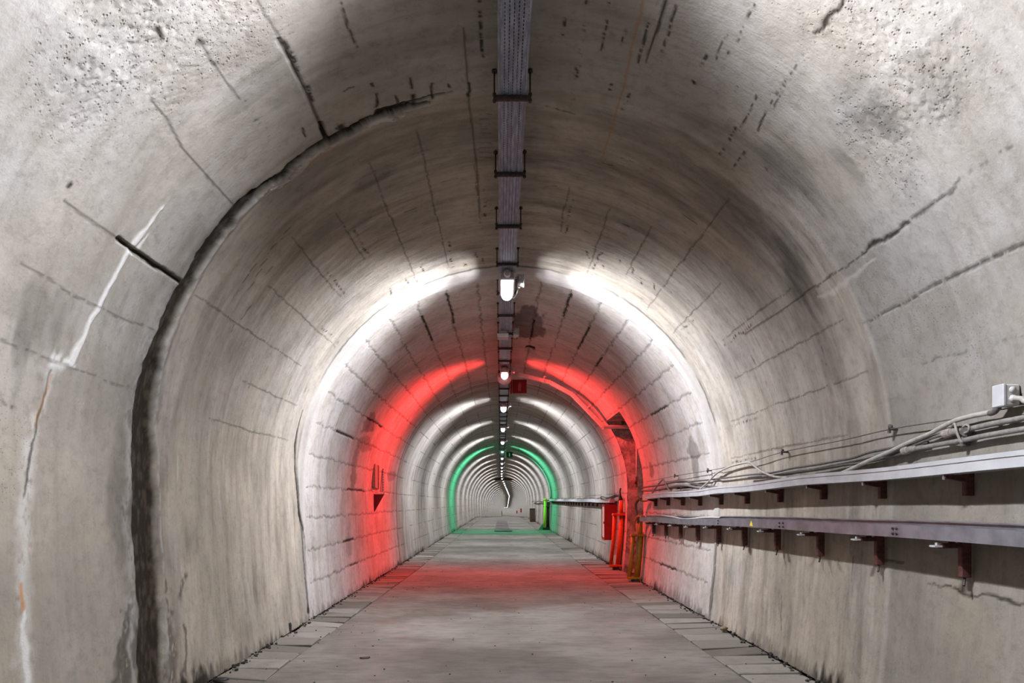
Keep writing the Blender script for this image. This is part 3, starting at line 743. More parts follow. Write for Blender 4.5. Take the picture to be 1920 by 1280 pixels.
def pavers(name, side):
    r = random.Random(3 + side); b = MB(); tones = []
    d = 0.6
    while d < 58:
        L = r.uniform(.255, .30); g = .018 + .012 * r.random()
        xi = (edgeR if side > 0 else edgeL)(d + L / 2) + side * .028
        wall = CX + side * (R - KW * (DEP - .03) ** 2)
        xo = wall - side * r.uniform(0.0, .035)
        if d > DOOR[0] - .2 and d < DOOR[1] and side > 0: xo = wall - .0
        lx, lz = ax(d)
        h = [r.uniform(-.007, .007) for _ in range(4)]; tilt = r.uniform(-.016, .002)
        q = [(xi, d), (xo, d + r.uniform(-.01, .01)), (xo, d + L - g), (xi, d + L - g)]
        top = [(x + lx, y, lz + h[k] + (tilt if k in (0, 3) else .004)) for k, (x, y) in enumerate(q)]
        ins = .008; cxm = sum(p[0] for p in top) / 4; cym = sum(p[1] for p in top) / 4
        t2 = [(p[0] - ins * (1 if p[0] > cxm else -1), p[1] - ins * (1 if p[1] > cym else -1), p[2]) for p in top]
        mid_ = [(p[0], p[1], p[2] - ins * .7) for p in top]; bot = [(p[0], p[1], p[2] - .06) for p in top]
        b.add(t2 + mid_ + bot, [(0, 1, 2, 3)] + [(i, 4 + i, 4 + (i + 1) % 4, (i + 1) % 4) for i in range(4)] + [(4 + i, 8 + i, 8 + (i + 1) % 4, 4 + (i + 1) % 4) for i in range(4)])
        tones += [r.random()] * 12
        d += L
    o = b.build(name, M['paver'])
    a = o.data.attributes.new('tone', 'FLOAT', 'POINT'); a.data.foreach_set('value', np.array(tones, np.float32))
    tag(o, kind='structure')
pavers('trim_1', -1); pavers('trim_2', 1)
# added dark panel: painted shade of the unlit vault face at the floor crest
b = MB(); dl = 58.5; lx, lz = ax(dl); rr = R + .01; zc = ZS + lz
chord = zc + R * math.cos(math.radians(29))
poly = [(CX + lx + rr * math.sin(a), zc + rr * math.cos(a)) for a in np.radians(np.linspace(-29, 29, 25))]
b.prism(poly, 'y', dl, dl + .3); tag(b.build('crest_shade_panel', M['dirt']), kind='structure')

# ---------------------------------------------------------------- ceiling cable tray with hangers
ZT = HC + 2.136; XT = 0.06
def axis_pt(x, d, z):
    lx, lz = ax(d); return (x + float(lx), d, z + float(lz))
ds = np.concatenate([np.arange(-8, 50, 2.0), np.arange(50, 64, 1.0), np.arange(64, 292, 3.0)])
prof = [(-.066, .030), (-.074, .034), (-.074, 0), (.074, 0), (.074, .034), (.066, .030)]
vs, fs, uvs = [], [], []
for d in ds:
    for px_, pz_ in prof: vs.append(axis_pt(XT + px_, float(d), ZT + pz_))
for i in range(len(ds) - 1):
    for k in range(5): fs.append((i * 6 + k, i * 6 + k + 1, i * 6 + 7 + k, i * 6 + 6 + k))
tray = thing('cable_tray', 'long perforated galvanised cable tray running along the crown of the vault', 'cable tray', (XT, 2.0, ZT))
b = MB(); b.add(vs, fs)
me = bpy.data.meshes.new('perforated_channel'); me.from_pydata(vs, [], fs); me.update()
uvl = me.uv_layers.new(name='UVMap'); arc = [-.12, -.11, -.074, .074, .11, .12]
for lp in me.loops:
    i, k = divmod(lp.vertex_index, 6); uvl.data[lp.index].uv = (arc[k], float(ds[i]))
me.materials.append(M['tray'])
o = link(bpy.data.objects.new('perforated_channel', me), tray); o.matrix_parent_inverse = Matrix.Translation((-XT, -2.0, -ZT))
b = MB()
for dx in (-.045, -.02, .004, .03, .048):
    b.tube([axis_pt(XT + dx + .006 * math.sin(float(d) * 1.3 + dx * 90), float(d), ZT + .016) for d in ds if d < 100], .011, 6)
o = b.build('cable_bundle', M['dark_cable'], tray); o.matrix_parent_inverse = Matrix.Translation((-XT, -2.0, -ZT))

HSTEP = 0.834; LSTEP = 4.17
def crown_h(x): return ZS + math.sqrt(R * R - (x - CX) ** 2)
def make_hanger(label):
    t = thing('tray_hanger', label, 'cable tray hanger', (XT, 0, ZT), 'hangers under the ceiling cable tray')
    b = MB(); b.box((0, 0, -.011), (.20, .026, .020), bev=.004)
    b.box((0, 0, -.0225), (.17, .020, .005)); b.build('crossbar', M['rod'], t)
    for sx in (-1, 1):
        b = MB(); top = crown_h(XT + sx * .094) - ZT + .01
        b.tube([(sx * .094, 0, -.02), (sx * .094, 0, top)], .0045, 8)
        b.tube([(sx * .094, 0, top - .025), (sx * .094, 0, top - .012)], .014, 8)
        rd = b.build('threaded_rod', M['rod'], t, True)
        b = MB(); b.tube([(sx * .094, 0, -.034), (sx * .094, 0, -.021)], .0105, 6); b.tube([(sx * .094, 0, -.001), (sx * .094, 0, .012)], .0105, 6)
        b.build('nut', M['rod'], rd)
    return t
h0 = None; k = 0
for j in range(-12, 66):
    d = 3.585 + HSTEP * j
    if d > 57: break
    lx, lz = ax(d)
    if d < 2.6: lab = 'dark steel tray hanger overhead, just out of the top of the view'
    else:
        k += 1; lab = f'dark steel hanger of the ceiling cable tray, {nth(k)} from the front'
    loc = (XT + float(lx), d, ZT + float(lz))
    if h0 is None: h0 = make_hanger(lab); h0.location = loc
    else: dup(h0, loc, lab)

# ---------------------------------------------------------------- ceiling lamps
ZL = -.091                                    # lamp axis below the tray
def dome(b, y1, r, n=16, m=5):
    pts, rs = [(0, y1 - r, ZL)], [r]
    for i in range(1, m + 1):
        a = PI / 2 * i / m; pts.append((0, y1 - r + r * math.sin(a), ZL)); rs.append(max(r * math.cos(a), .004))
    b.tube(pts, rs, n)
def strips(t, kind, y0, y1, r, full=5, data={}):
    """light strips along the sides and the underside of the lamp glass"""
    for a, share in ((-54, 1.0), (0, 0.85), (54, 1.0), (-80, 0.14), (80, 0.14)):      # degrees from straight down
        if full < 5 and share < 0.5: continue
        key = (kind, share)
        if key not in data:
            L = bpy.data.lights.new('light_strip', 'AREA'); L.shape = 'RECTANGLE'; L.size = y1 - y0; L.size_y = .03
            L.color = {'white': WHITE_LIGHT, 'red': RED_LIGHT, 'green': GREEN_LIGHT}[kind]
            L.energy = LAMP_POWER * share * {'white': 1.0, 'red': 1.15, 'green': 1.05}[kind]
            L.spread = math.radians({'white': 114, 'red': 102, 'green': 106}[kind]); data[key] = L
        o = bpy.data.objects.new('light_strip', data[key]); o.parent = t; COL.objects.link(o)
        q = math.radians(a); o.location = (r * math.sin(q), (y0 + y1) / 2, ZL - r * math.cos(q))
        o.rotation_euler = Matrix(((0, -math.cos(q), -math.sin(q)), (1, 0, 0), (0, -math.sin(q), math.cos(q)))).to_euler()
def make_lamp(kind, label, group):
    glass = M['lamp_' + kind]
    t = thing('ceiling_lamp', label, 'lamp', (0, 0, 0), group)
    b = MB(); b.box((0, .235, -.0575), (.142, .53, .066), bev=.01); b.box((0, .235, -.014), (.10, .46, .026), bev=.004)
    b.build('housing', M['lamp_body'], t)
    b = MB(); b.tube([(0, -.075, ZL + .045), (0, -.068, ZL + .045), (0, -.034, ZL + .045), (0, -.028, ZL + .045)], [.024, .030, .032, .032], 18)
    b.build('socket_collar', M['lamp_body'], t, True)
    if kind == 'white':
        b = MB(); b.tube([(0, .002, ZL), (0, .4435, ZL)], .0565, 18, False); b.build('frosted_tube', glass, t, True)
        b = MB(); dome(b, .50, .0565, 18); b.build('end_dome', M['lamp_dome'], t, True)
        strips(t, 'white', .01, .44, .0595)
        b = MB(); b.tube([(0, -.006, ZL), (0, .003, ZL)], .055, 18); b.build('end_cap', M['lamp_dome'], t, True)
    else:
        b = MB(); b.tube([(0, .004, ZL), (0, .03, ZL), (0, .10, ZL), (0, .16, ZL), (0, .30, ZL), (0, .36, ZL), (0, .40, ZL), (0, .42, ZL), (0, .46, ZL)], [.042, .045, .046, .056, .058, .050, .030, .022, .020], 16, False)
        b.build('coloured_globe', glass, t, True); strips(t, kind, .06, .36, .0585)
        b = MB(); b.tube([(0, .455, ZL), (0, .462, ZL), (0, .50, ZL)], [.115, .12, .028], 20); b.build('end_shade', M['lamp_body'], t, True)
    b = MB(); b.tube(smooth_path([(.01, .49, ZL + .03), (.035, .53, ZL + .01), (.075, .52, ZL - .005), (.10, .46, ZL + .025), (.105, .43, ZL + .05)], 5), .006, 7)
    b.build('supply_cable', M['white_plastic'], t, True)
    return t
def make_jbox(label, group='junction boxes beside the ceiling lamps'):
    t = thing('junction_box', label, 'junction box', (0, 0, 0), group)
    b = MB(); b.box((0, 0, 0), (.062, .11, .095), bev=.006); bd = b.build('body', M['white_plastic'], t)
    b = MB(); b.box((.036, 0, 0), (.012, .116, .101), bev=.005); b.build('lid', M['white_plastic'], t)
    for y in (-.025, .012):
        b = MB(); b.tube([(-.01, -.05, y), (-.01, -.066, y)], [.014, .011], 10); b.build('cable_gland', M['white_plastic'], bd, True)
    b = MB(); b.tube([(-.005, .03, -.04), (-.005, .03, -.062)], .011, 10); b.build('cable_gland', M['white_plastic'], bd, True)
    b = MB(); b.box((-.044, 0, .028), (.028, .03, .004)); b.build('bracket', M['galv'], t)
    return t
lamps = {}; jb0 = None; simple = None; far_me = None
k = 0
for i in range(-3, 68):
    d = 6.28 + LSTEP * i
    lx, lz = ax(d); kind = 'red' if i == 1 else 'green' if i == 5 else 'white'
    if kind == 'red': d = 10.72
    loc = (XT + float(lx), d, ZT + float(lz))
    if i < 0:
        lab = 'white tube lamp under the ceiling tray above the viewer, out of the view'
    else:
        k += 1
        lab = {'red': 'glowing lamp casting red light under the ceiling tray, second from the front', 'green': 'glowing lamp casting green light on the vault, sixth from the front'}.get(kind) or \
            (f'bright white tube lamp under the ceiling tray, {nth(k)} lamp from the front')
    if i == 0: lab = 'nearest lit lamp, a long white frosted tube under the ceiling tray'
    if d < 62:
        if kind not in lamps: lamps[kind] = make_lamp(kind, lab, 'lamps along the ceiling tray'); lamps[kind].location = loc
        else: dup(lamps[kind], loc, lab)
        jl = 'pale junction box beside the tray, out of the view overhead' if i < 0 else f'pale junction box right of the {nth(k)} ceiling lamp from the front'
        jloc = (loc[0] + .125, d + .32, loc[2] + .01)
        if jb0 is None: jb0 = make_jbox(jl); jb0.location = jloc
        else: dup(jb0, jloc, jl)
    else:
        if far_me is None:
            b = MB(); b.box((0, .2, -.022), (.085, .5, .034)); b.tube([(0, .004, ZL), (0, .48, ZL)], .0565, 10, False); nside = len(b.f); b.tube([(0, -.004, ZL), (0, .005, ZL)], .055, 10); b.tube([(0, .478, ZL), (0, .486, ZL)], .055, 10)
            o = b.build('ceiling_lamp', M['lamp_white']); o.data.materials.append(M['lamp_body'])
            o.data.materials.append(M['lamp_dome'])
            for f in o.data.polygons[:6]: f.material_index = 1
            for f in list(o.data.polygons)[nside:]: f.material_index = 2
            far_me = o.data
        else: o = link(bpy.data.objects.new('ceiling_lamp', far_me))
        o.location = loc; o.rotation_euler = (0, 0, -math.atan2(float(ax(d + 2)[0] - lx), 2.0))
        tag(o, lab, 'lamp', 'lamps along the ceiling tray'); strips(o, 'white', .01, .44, .0595, 3)
# grey unlit box slung under the tray before the red lamp, with its own junction box
t = thing('emergency_light', 'unlit pale box light slung under the tray in front of the red lamp', 'lamp', (XT, 8.55, ZT))
b = MB(); b.box((-.035, 0, -.055), (.135, .16, .055), bev=.008); b.build('body', M['white_plastic'], t)
b = MB(); b.box((-.035, -.086, -.058), (.14, .012, .04), bev=.004); b.build('diffuser', M['whiteglass'], t)
b = MB(); b.box((-.035, 0, -.015), (.10, .10, .03)); b.build('mount', M['lamp_body'], t)
dup(jb0, (XT + .125, 8.62, ZT + .01), 'pale junction box right of the unlit box light')

# ---------------------------------------------------------------- hanging signs
def sign(name, label, cat, d, z0, z1, x0, x1, face, sym, kind):
    t = thing(name, label, cat, ((x0 + x1) / 2, d, (z0 + z1) / 2)); w, h = x1 - x0, z1 - z0
    b = MB(); b.box((0, 0, 0), (w, .05, h), bev=.006); b.build('panel', M[face], t)
    fr = MB()
    for sx in (-1, 1): fr.box((sx * (w / 2 - .008), -.027, 0), (.012, .008, h - .01))
    for sz in (-1, 1): fr.box((0, -.027, sz * (h / 2 - .008)), (w - .028, .008, .012))
    fr.build('border', M[face], t)
    s = MB(); k = h / .25
    if kind == 'extinguisher':
        pl = [(-.022, -.085), (.022, -.085), (.026, -.07), (.026, .03), (.016, .05), (.008, .056), (.008, .066), (-.008, .066), (-.008, .056), (-.016, .05), (-.026, .03), (-.026, -.07)]
        s.prism([(a * k, c * k) for a, c in pl], 'y', -.0255, -.029)
        s.tube([(.006 * k, -.027, .068 * k), (.03 * k, -.027, .072 * k), (.042 * k, -.027, .05 * k), (.042 * k, -.027, -.01 * k)], .003, 6)
        s.box((0, -.027, .076 * k), (.036 * k, .004, .010 * k))
    else:
        s.box((-.004, -.027, 0), (.045 * k, .004, .15 * k))
    s.build('symbol', M[sym], t)
    b = MB(); b.box((-w / 2 - .022, 0, .0), (.030, .06, h + .02), bev=.004); b.build('mounting_post', M[face if kind == 'extinguisher' else 'ductgrey'], t)
    return t
sign('fire_extinguisher_sign', 'dark red sign with a pale extinguisher symbol hanging right of the tray', 'sign', 12.15, HC + 1.94, HC + 2.185, .205, .46, 'redsign', 'pinksign', 'extinguisher')
sign('exit_sign', 'small dark green sign hanging beside the tray past the green lamp', 'sign', 28.4, HC + 1.87, HC + 2.11, .235, .49, 'greensign', 'palegreen', 'plain')

# ---------------------------------------------------------------- duct curving from the red lamp to the doorway
def vault_pt(deg, r, d): a = math.radians(deg); return Vector((CX + r * math.sin(a), d, ZS + r * math.cos(a)))
def duct(name, label, d, degs, r, mat, tail, h=.055, w=.095):
    t = thing(name, label, 'cable duct', tuple(vault_pt(degs[0], r, d)))
    inv = Matrix.Translation(-vault_pt(degs[0], r, d))
    pts = [vault_pt(a, r, d) for a in degs] + tail
    for i in range(len(pts) - 1):
        p, q = pts[i], pts[i + 1]; ln = (q - p).length; ang = math.atan2(q.z - p.z, q.x - p.x)
        rot = Matrix.Rotation(-ang, 3, 'Y')
        b = MB(); b.box(tuple((p + q) / 2), (ln - .012, w, h), rot, .004)
        b.box(tuple((p + q) / 2 + rot @ Vector((0, -w / 2 - .004, .012))), (ln - .02, .008, h * .5), rot)
        o = b.build('duct_length', M[mat], t); o.matrix_parent_inverse = inv
        if i < len(pts) - 2:
            b = MB(); b.box(tuple(q), (.02, w + .012, h + .012)); o = b.build('joint_collar', M[mat], t); o.matrix_parent_inverse = inv
    for a in (degs[0] * .45 + degs[1] * .55 + 4, degs[2] * .55 + degs[3] * .45):
        c = vault_pt(a, r, d); rot = Matrix.Rotation(math.radians(a), 3, 'Y')
        b = MB(); b.box(tuple(c + rot @ Vector((0, 0, .05))), (.045, .16, .012), rot); b.box(tuple(c + rot @ Vector((0, -.0, -.036))), (.045, .13, .014), rot)
        for sy in (-1, 1): b.box(tuple(c + rot @ Vector((0, sy * .06, .01))), (.02, .012, .10), rot)
        o = b.build('clamp', M[mat], t); o.matrix_parent_inverse = inv
    return t
duct('cable_duct', 'angular steel duct lit red that bends from the lamp down to the doorway', 11.42, [6, 22.2, 34.8, 57.2], 1.94, 'ductgrey', [Vector((2.22, 11.42, HC + 1.262))])
# thin duct under the green lamp down to the yellow-green riser
t = thing('wall_conduit', 'slim pipe following the green-lit vault down to the yellow-green riser', 'conduit', tuple(vault_pt(8, 2.0, 28.6)))
b = MB(); pts = [vault_pt(a, 2.01, 28.6) for a in range(8, 92, 6)] + [Vector((2.11, 28.75, HC + .15))]
b.tube(pts, .035, 8); o = b.build('pipe', M['ductgrey'], t, True); o.matrix_parent_inverse = Matrix.Translation(-vault_pt(8, 2.0, 28.6))
b = MB()
for a in (20, 38, 56, 74): b.box(tuple(vault_pt(a, 2.02, 28.6)), (.09, .03, .09))
o = b.build('clip', M['ductgrey'], t); o.matrix_parent_inverse = Matrix.Translation(-vault_pt(8, 2.0, 28.6))

# ---------------------------------------------------------------- trays on the right wall
def swept(ds_, zf, X0, prof, b):
    n = len(prof); vs, fs = [], []
    for d in ds_:
        z = zf(d); 
        for (px_, pz_) in prof: vs.append((X0(d) + px_, float(d), HC + z + pz_))
    for i in range(len(ds_) - 1):
        for k in range(n): fs.append((i * n + k, i * n + (k + 1) % n, (i + 1) * n + (k + 1) % n, (i + 1) * n + k))
    fs += [tuple(range(n)), tuple((len(ds_) - 1) * n + k for k in range(n))[::-1]]
    b.add(vs, fs)
zU = lambda d: float(np.interp(d, [-2, 2.6, 3.64, 4.5, 5.6, 6.33, 6.84, 7.6, 8.2, 9.0, 9.75], [.14, .135, .122, .115, .093, .084, .066, .066, .066, .056, .046])) + .003 * math.sin(d * 3.1)
zL = lambda d: float(np.interp(d, [-2, 2.57, 3.4, 3.82, 4.79, 6.18, 7.0, 8.2, 9.6], [-.16, -.168, -.174, -.180, -.184, -.208, -.228, -.245, -.262])) + .002 * math.sin(d * 2.3)
dsr = np.arange(0.9, 9.76, .12)
t = thing('cable_trunking', 'pale grey upper cable trunking sagging along the right wall', 'cable trunking', (2.0, 5, HC + .1))
b = MB(); swept(dsr, zU, lambda d: 2.0 + .004 * math.sin(d * 4), [(0, 0), (.095, 0), (.095, .058), (0, .058)], b)
o = b.build('channel', M['lightmetal'], t); o.matrix_parent_inverse = Matrix.Translation((-2.0, -5, -HC - .1))
b = MB(); swept(dsr, lambda d: zU(d) + .058, lambda d: 1.996 + .004 * math.sin(d * 4), [(0, -.014), (.003, -.014), (.003, .0), (.10, 0), (.10, .006), (0, .006)], b)
o = b.build('lid', M['lightmetal'], t); o.matrix_parent_inverse = Matrix.Translation((-2.0, -5, -HC - .1))
dsl = np.concatenate([np.arange(0.9, 9.0, .12), np.arange(9.0, 9.62, .05)])
t = thing('cable_tray', 'shiny galvanised lower cable tray bolted along the right wall', 'cable tray', (1.97, 5, HC - .18))
inv = Matrix.Translation((-1.97, -5, -HC + .18))
b = MB(); bend = lambda d: 1.97 + (.012 * math.sin(d * 9) * float(sstep(7.2, 8.2, d)))
swept(dsl, zL, bend, [(0, 0), (.10, 0), (.10, .085), (.086, .085), (.086, .078), (.096, .078), (.096, .005), (.004, .005), (.004, .058), (.014, .058), (.014, .062), (0, .062)], b)
o = b.build('channel', M['galv'], t); o.matrix_parent_inverse = inv
for px in (1347, 1465, 1678):
    for ddx in (-3, 4) if px > 1400 else (0,):
        dd = FPX * 1.97 / (px + ddx - VX)
        for zz in (.017, .043):
            b = MB(); b.tube([(1.9685, dd, HC + zL(dd) + zz), (1.962, dd, HC + zL(dd) + zz)], .0065, 6); o = b.build('bolt', M['rod'], t); o.matrix_parent_inverse = inv
dd = FPX * 1.97 / (1409 - VX); z0 = HC + zL(dd)
b = MB(); b.prism([(dd - .035, z0 + .012), (dd + .035, z0 + .012), (dd, z0 + .055)], 'x', 1.9688, 1.9675); o = b.build('warning_sticker', M['sticker'], t); o.matrix_parent_inverse = inv
o['label'] = 'yellow triangular sticker'
b = MB()
for dz in (.02, .035): b.tube([(2.02 + .012 * math.sin(d * 2 + dz * 200), float(d), HC + zL(d) + dz) for d in dsl], .010, 6)
o = b.build('cable_run', M['grey_cable'], t); o.matrix_parent_inverse = inv

def make_bracket(label, group, lower):
    t = thing('tray_bracket', label, 'bracket', (0, 0, 0), group)
    b = MB()
    if lower:
        b.box((.118, 0, -.065), (.045, .030, .20), bev=.003); b.build('upright', M['maroon'], t)
        b = MB(); b.box((.05, 0, -.022), (.11, .026, .022), bev=.003); b.box((.06, 0, -.005), (.02, .02, .014)); b.build('arm', M['maroon'], t)
        b = MB(); b.box((-.012, 0, -.024), (.035, .040, .008)); b.tube([(-.010, 0, -.03), (-.010, 0, -.008)], .006, 6); b.build('end_plate', M['lightmetal'], t)
        b = MB(); b.tube([(.118, 0, -.16), (.100, -.02, -.20)], .006, 6); b.build('stud', M['rod'], t)
    else:
        b.box((.122, 0, -.03), (.040, .030, .13), bev=.003); b.build('upright', M['maroon'], t)
        b = MB(); b.prism([(.01, -.001), (.11, -.001), (.11, -.034), (.01, -.014)], 'y', -.013, .013); b.build('arm', M['maroon'], t)
        b = MB(); b.tube([(.012, 0, .0), (.012, 0, -.022)], .006, 6); b.build('bolt', M['galv'], t)
    return t
bu = bl = None
for i in range(-3, 12):
    dU = 3.10 + .695 * i; 
    if dU > 9.7: break
    dU2 = dU - .02
    first = i < -1
    kk = i + 2
    lu = 'dark red bracket of the upper trunking just outside the right edge of the view' if first else f'dark red bracket under the upper wall trunking, {nth(kk)} from the right edge'
    ll = 'dark red bracket of the lower tray just outside the right edge of the view' if first else f'dark red bracket under the lower galvanised tray, {nth(kk)} from the right edge'
    pu, pl_ = (2.0, dU, HC + zU(dU) - .002), (1.975, dU2, HC + zL(dU2) - .002)
    if bu is None:
        bu = make_bracket(lu, 'brackets under the upper trunking', False); bu.location = pu
        bl = make_bracket(ll, 'brackets under the lower tray', True); bl.location = pl_
    else: dup(bu, pu, lu); dup(bl, pl_, ll)

# far trunking beyond the doorway
zF = lambda d: float(np.interp(d, [12.4, 14, 20, 28.6], [-.005, .005, .03, .075])) + .004 * math.sin(d * 1.7)
dsf = np.arange(12.55, 28.5, .25)
t = thing('cable_trunking', 'far pale trunking along the right wall between the orange and yellow-green risers', 'cable trunking', (2.0, 20, HC))
inv = Matrix.Translation((-2.0, -20, -HC))
b = MB(); swept(dsf, zF, lambda d: 2.0, [(0, 0), (.095, 0), (.095, .07), (0, .07)], b); o = b.build('channel', M['lightmetal'], t); o.matrix_parent_inverse = inv
b = MB(); b.tube([(2.06, float(d), HC + zF(d) + .085 + .012 * math.sin(d * 5)) for d in dsf], .014, 6); o = b.build('cable_run', M['dark_cable'], t); o.matrix_parent_inverse = inv
for i in range(23):
    d = 12.95 + .695 * i
    if d > 28.4: break
    dup(bu, (2.0, d, HC + zF(d) - .002), f'dark bracket under the far trunking, {nth(i + 1)} beyond the orange riser')

# ---------------------------------------------------------------- cables and conduits above the trunking
def cable(name, label, cat, px_pts, X, r, mat, n=8, group=None, seg=6):
    pts = [atX(p[0], p[1], p[2] if len(p) > 2 else X) for p in px_pts]
    b = MB(); b.tube(smooth_path(pts, seg), r, n); o = b.build(name, M[mat], None, True); return tag(o, label, cat, group)
cable('conduit', 'pale conduit slanting up the right wall to the small junction box', 'conduit', [(1530, 899, 2.03), (1568, 890, 2.03), (1600, 877, 2.04), (1630, 863, 2.06), (1667, 847, 2.08), (1707, 828, 2.09), (1743, 813, 2.09), (1767, 800, 2.09), (1792, 788, 2.09), (1825, 779, 2.09), (1858, 773, 2.09)], 2.09, .0115, 'pale_conduit')
cable('flexible_hose', 'short dark flexible sleeve entering the bottom of the junction box', 'cable', [(1856, 774), (1864, 772), (1872, 762), (1878, 752)], 2.09, .013, 'dark_cable')
cable('pipe', 'upper of two grey pipes on the right wall, running to the right edge', 'pipe', [(1778, 812), (1817, 804), (1867, 793), (1920, 783), (2080, 752)], 2.105, .0125, 'grey_cable')
cable('pipe', 'lower of two grey pipes on the right wall, above the trunking', 'pipe', [(1700, 844), (1735, 838), (1767, 832), (1807, 825), (1850, 816), (1920, 804), (2080, 778)], 2.105, .012, 'grey_cable')
cable('cable', 'dusty cable continuing left from the upper pipe coupling', 'cable', [(1778, 812), (1750, 819), (1715, 833), (1680, 843), (1640, 852)], 2.105, .010, 'grey_cable')
cable('cable', 'topmost dark cable of the sagging bundle on the right wall', 'cable', [(1740, 829), (1695, 836), (1660, 842), (1630, 848), (1600, 858), (1568, 864), (1530, 871), (1489, 877), (1446, 886), (1403, 890), (1350, 897), (1300, 902), (1270, 904)], 2.11, .0075, 'dark_cable')
cable('cable', 'lowest dark cable of the sagging bundle on the right wall', 'cable', [(1700, 848), (1644, 862), (1610, 868), (1575, 872), (1506, 883), (1444, 890), (1403, 895)], 2.105, .0085, 'dark_cable')
cable('cable', 'grey middle cable of the sagging bundle on the right wall', 'cable', [(1690, 843), (1625, 858), (1575, 868), (1530, 877), (1480, 884), (1430, 893)], 2.10, .007, 'grey_cable')
cable('wire', 'long thin dark wire stretched between clips along the right wall', 'wire', [(1213, 903), (1266, 892), (1328, 882), (1355, 877), (1403, 867), (1468, 847), (1575, 826), (1671, 804), (1791, 785), (1875, 768), (1935, 757)], 2.095, .0032, 'dark_cable', 6, seg=3)
cable('conduit', 'arched pale conduit rising from the trunking and dipping back onto it', 'conduit', [(1312, 917, 2.03), (1328, 903, 2.08), (1343, 888, 2.09), (1358, 879, 2.095), (1380, 871, 2.095), (1404, 867, 2.095), (1414, 873, 2.09), (1427, 883, 2.08), (1451, 893, 2.06), (1476, 895, 2.04)], 2.09, .0085, 'pale_conduit')
cable('conduit', 'small peaked conduit like an upturned V near the doorway', 'conduit', [(1221, 927, 2.03), (1232, 911, 2.08), (1241, 900, 2.09), (1244, 899, 2.09), (1248, 906, 2.08), (1255, 921, 2.03)], 2.09, .009, 'grey_cable', seg=4)
cable('cable', 'dark cable looping from the doorway edge along the right wall', 'cable', [(1204, 914), (1217, 912), (1240, 909), (1262, 904), (1285, 902), (1315, 910), (1345, 913)], 2.09, .011, 'dark_cable')
cable('cable', 'grey cable drooping just above the trunking near the doorway', 'cable', [(1204, 919), (1225, 919), (1255, 913), (1280, 909), (1310, 914), (1330, 917)], 2.08, .012, 'grey_cable')
cable('cable', 'loose white cable lying bent in the lower tray by the doorway', 'cable', [(1240, 966, 2.03), (1262, 969, 2.0), (1285, 973, 2.0), (1320, 970, 2.02), (1350, 970, 2.03)], 2.0, .010, 'white_plastic')
# couplings and tape on the pipes
def coupling(label, px, py, X, r, L):
    c = Vector(atX(px, py, X)); dirv = (Vector(atX(px + 20, py - 4.5, X)) - c).normalized()
    t = thing('pipe_coupling', label, 'pipe coupling', tuple(c))
    b = MB(); b.tube([-dirv * L / 2, -dirv * (L / 2 - .006), dirv * (L / 2 - .006), dirv * L / 2], [r * .8, r, r, r * .8], 14); b.build('sleeve', M['rope'], t)
    b = MB()
    for k in range(5): b.tube([dirv * (L / 2 + .006 + k * .010), dirv * (L / 2 + .013 + k * .010)], r * .82 * (1 - .05 * k), 10)
    b.build('tape_wrap', M['rope'], t, True)
coupling('ribbed grey coupling at the left end of the upper pipe', 1777, 812, 2.10, .022, .05)
coupling('ribbed grey coupling at the left end of the lower pipe', 1699, 844, 2.10, .022, .05)
for px, py, lab in ((1266, 892, 'small clip holding the thin wire nearest the doorway'), (1328, 882, 'small clip on the thin wire above the arched conduit foot'), (1468, 847, 'small clip on the thin wire above the dark cable bundle'), (1671, 804, 'small clip on the thin wire left of the pale conduit')):
    c = atX(px, py, 2.10); t = thing('wire_clip', lab, 'clip', c, 'clips of the thin wall wire')
    b = MB(); b.box((.012, 0, 0), (.05, .014, .014)); b.build('stem', M['rod'], t)
    b = MB(); b.box((-.004, 0, .012), (.014, .03, .022), Matrix.Rotation(.4, 3, 'X'), .003); b.box((-.004, .012, -.012), (.012, .016, .02)); b.build('jaw', M['dark_cable'], t)
# clamp knot where the pipes are tied to the wall
t = thing('pipe_clamp', 'knotted wire clamp tying the two grey pipes to the wall', 'pipe clamp', atX(1808, 812, 2.10))
b = MB(); c0 = Vector(atX(1808, 812, 2.10))
loop = [Vector(atX(x, y, X)) - c0 for x, y, X in ((1786, 799, 2.10), (1790, 794, 2.085), (1793, 806, 2.08), (1797, 818, 2.085), (1803, 828, 2.095), (1809, 826, 2.11))]
b.tube(smooth_path(loop, 5), .006, 7); b.build('strap', M['rope'], t, True)
b = MB(); b.box(tuple(Vector(atX(1812, 808, 2.105)) - c0), (.03, .05, .05), Matrix.Rotation(.5, 3, 'X'), .01); b.box(tuple(Vector(atX(1809, 828, 2.115)) - c0), (.04, .02, .045), None, .004); b.build('clamp_block', M['dark_cable'], t)
b = MB(); b.tube(smooth_path([Vector(atX(x, y, 2.09)) - c0 for x, y in ((1806, 800), (1812, 796), (1817, 800), (1815, 808), (1808, 812))], 4), .005, 6); b.build('tie_wire', M['rope'], t, True)
# small junction box at the right edge
c = atX(1889, 740, 2.07); c0 = Vector(c)
t = thing('junction_box', 'small pale junction box high on the right wall at the edge of the view', 'junction box', c)
b = MB(); b.box((.02, .028, 0), (.062, .062, .088), bev=.005); b.build('body', M['white_plastic'], t)
b = MB(); b.box((-.014, .028, 0), (.014, .066, .092), bev=.004); b.build('lid', M['lightmetal'], t)
b = MB(); b.tube([(.018, -.002, .020), (.018, -.009, .020)], .014, 12); b.tube([(.018, -.002, -.016), (.018, -.012, -.016)], .015, 12); b.build('knockout', M['white_plastic'], t, True)
b = MB(); b.tube(smooth_path([(.018, -.012, -.016), (.028, -.04, -.022), (.03, -.08, -.04), (.03, -.30, -.06)], 6), .011, 10); b.build('corrugated_tail', M['pale_conduit'], t, True)

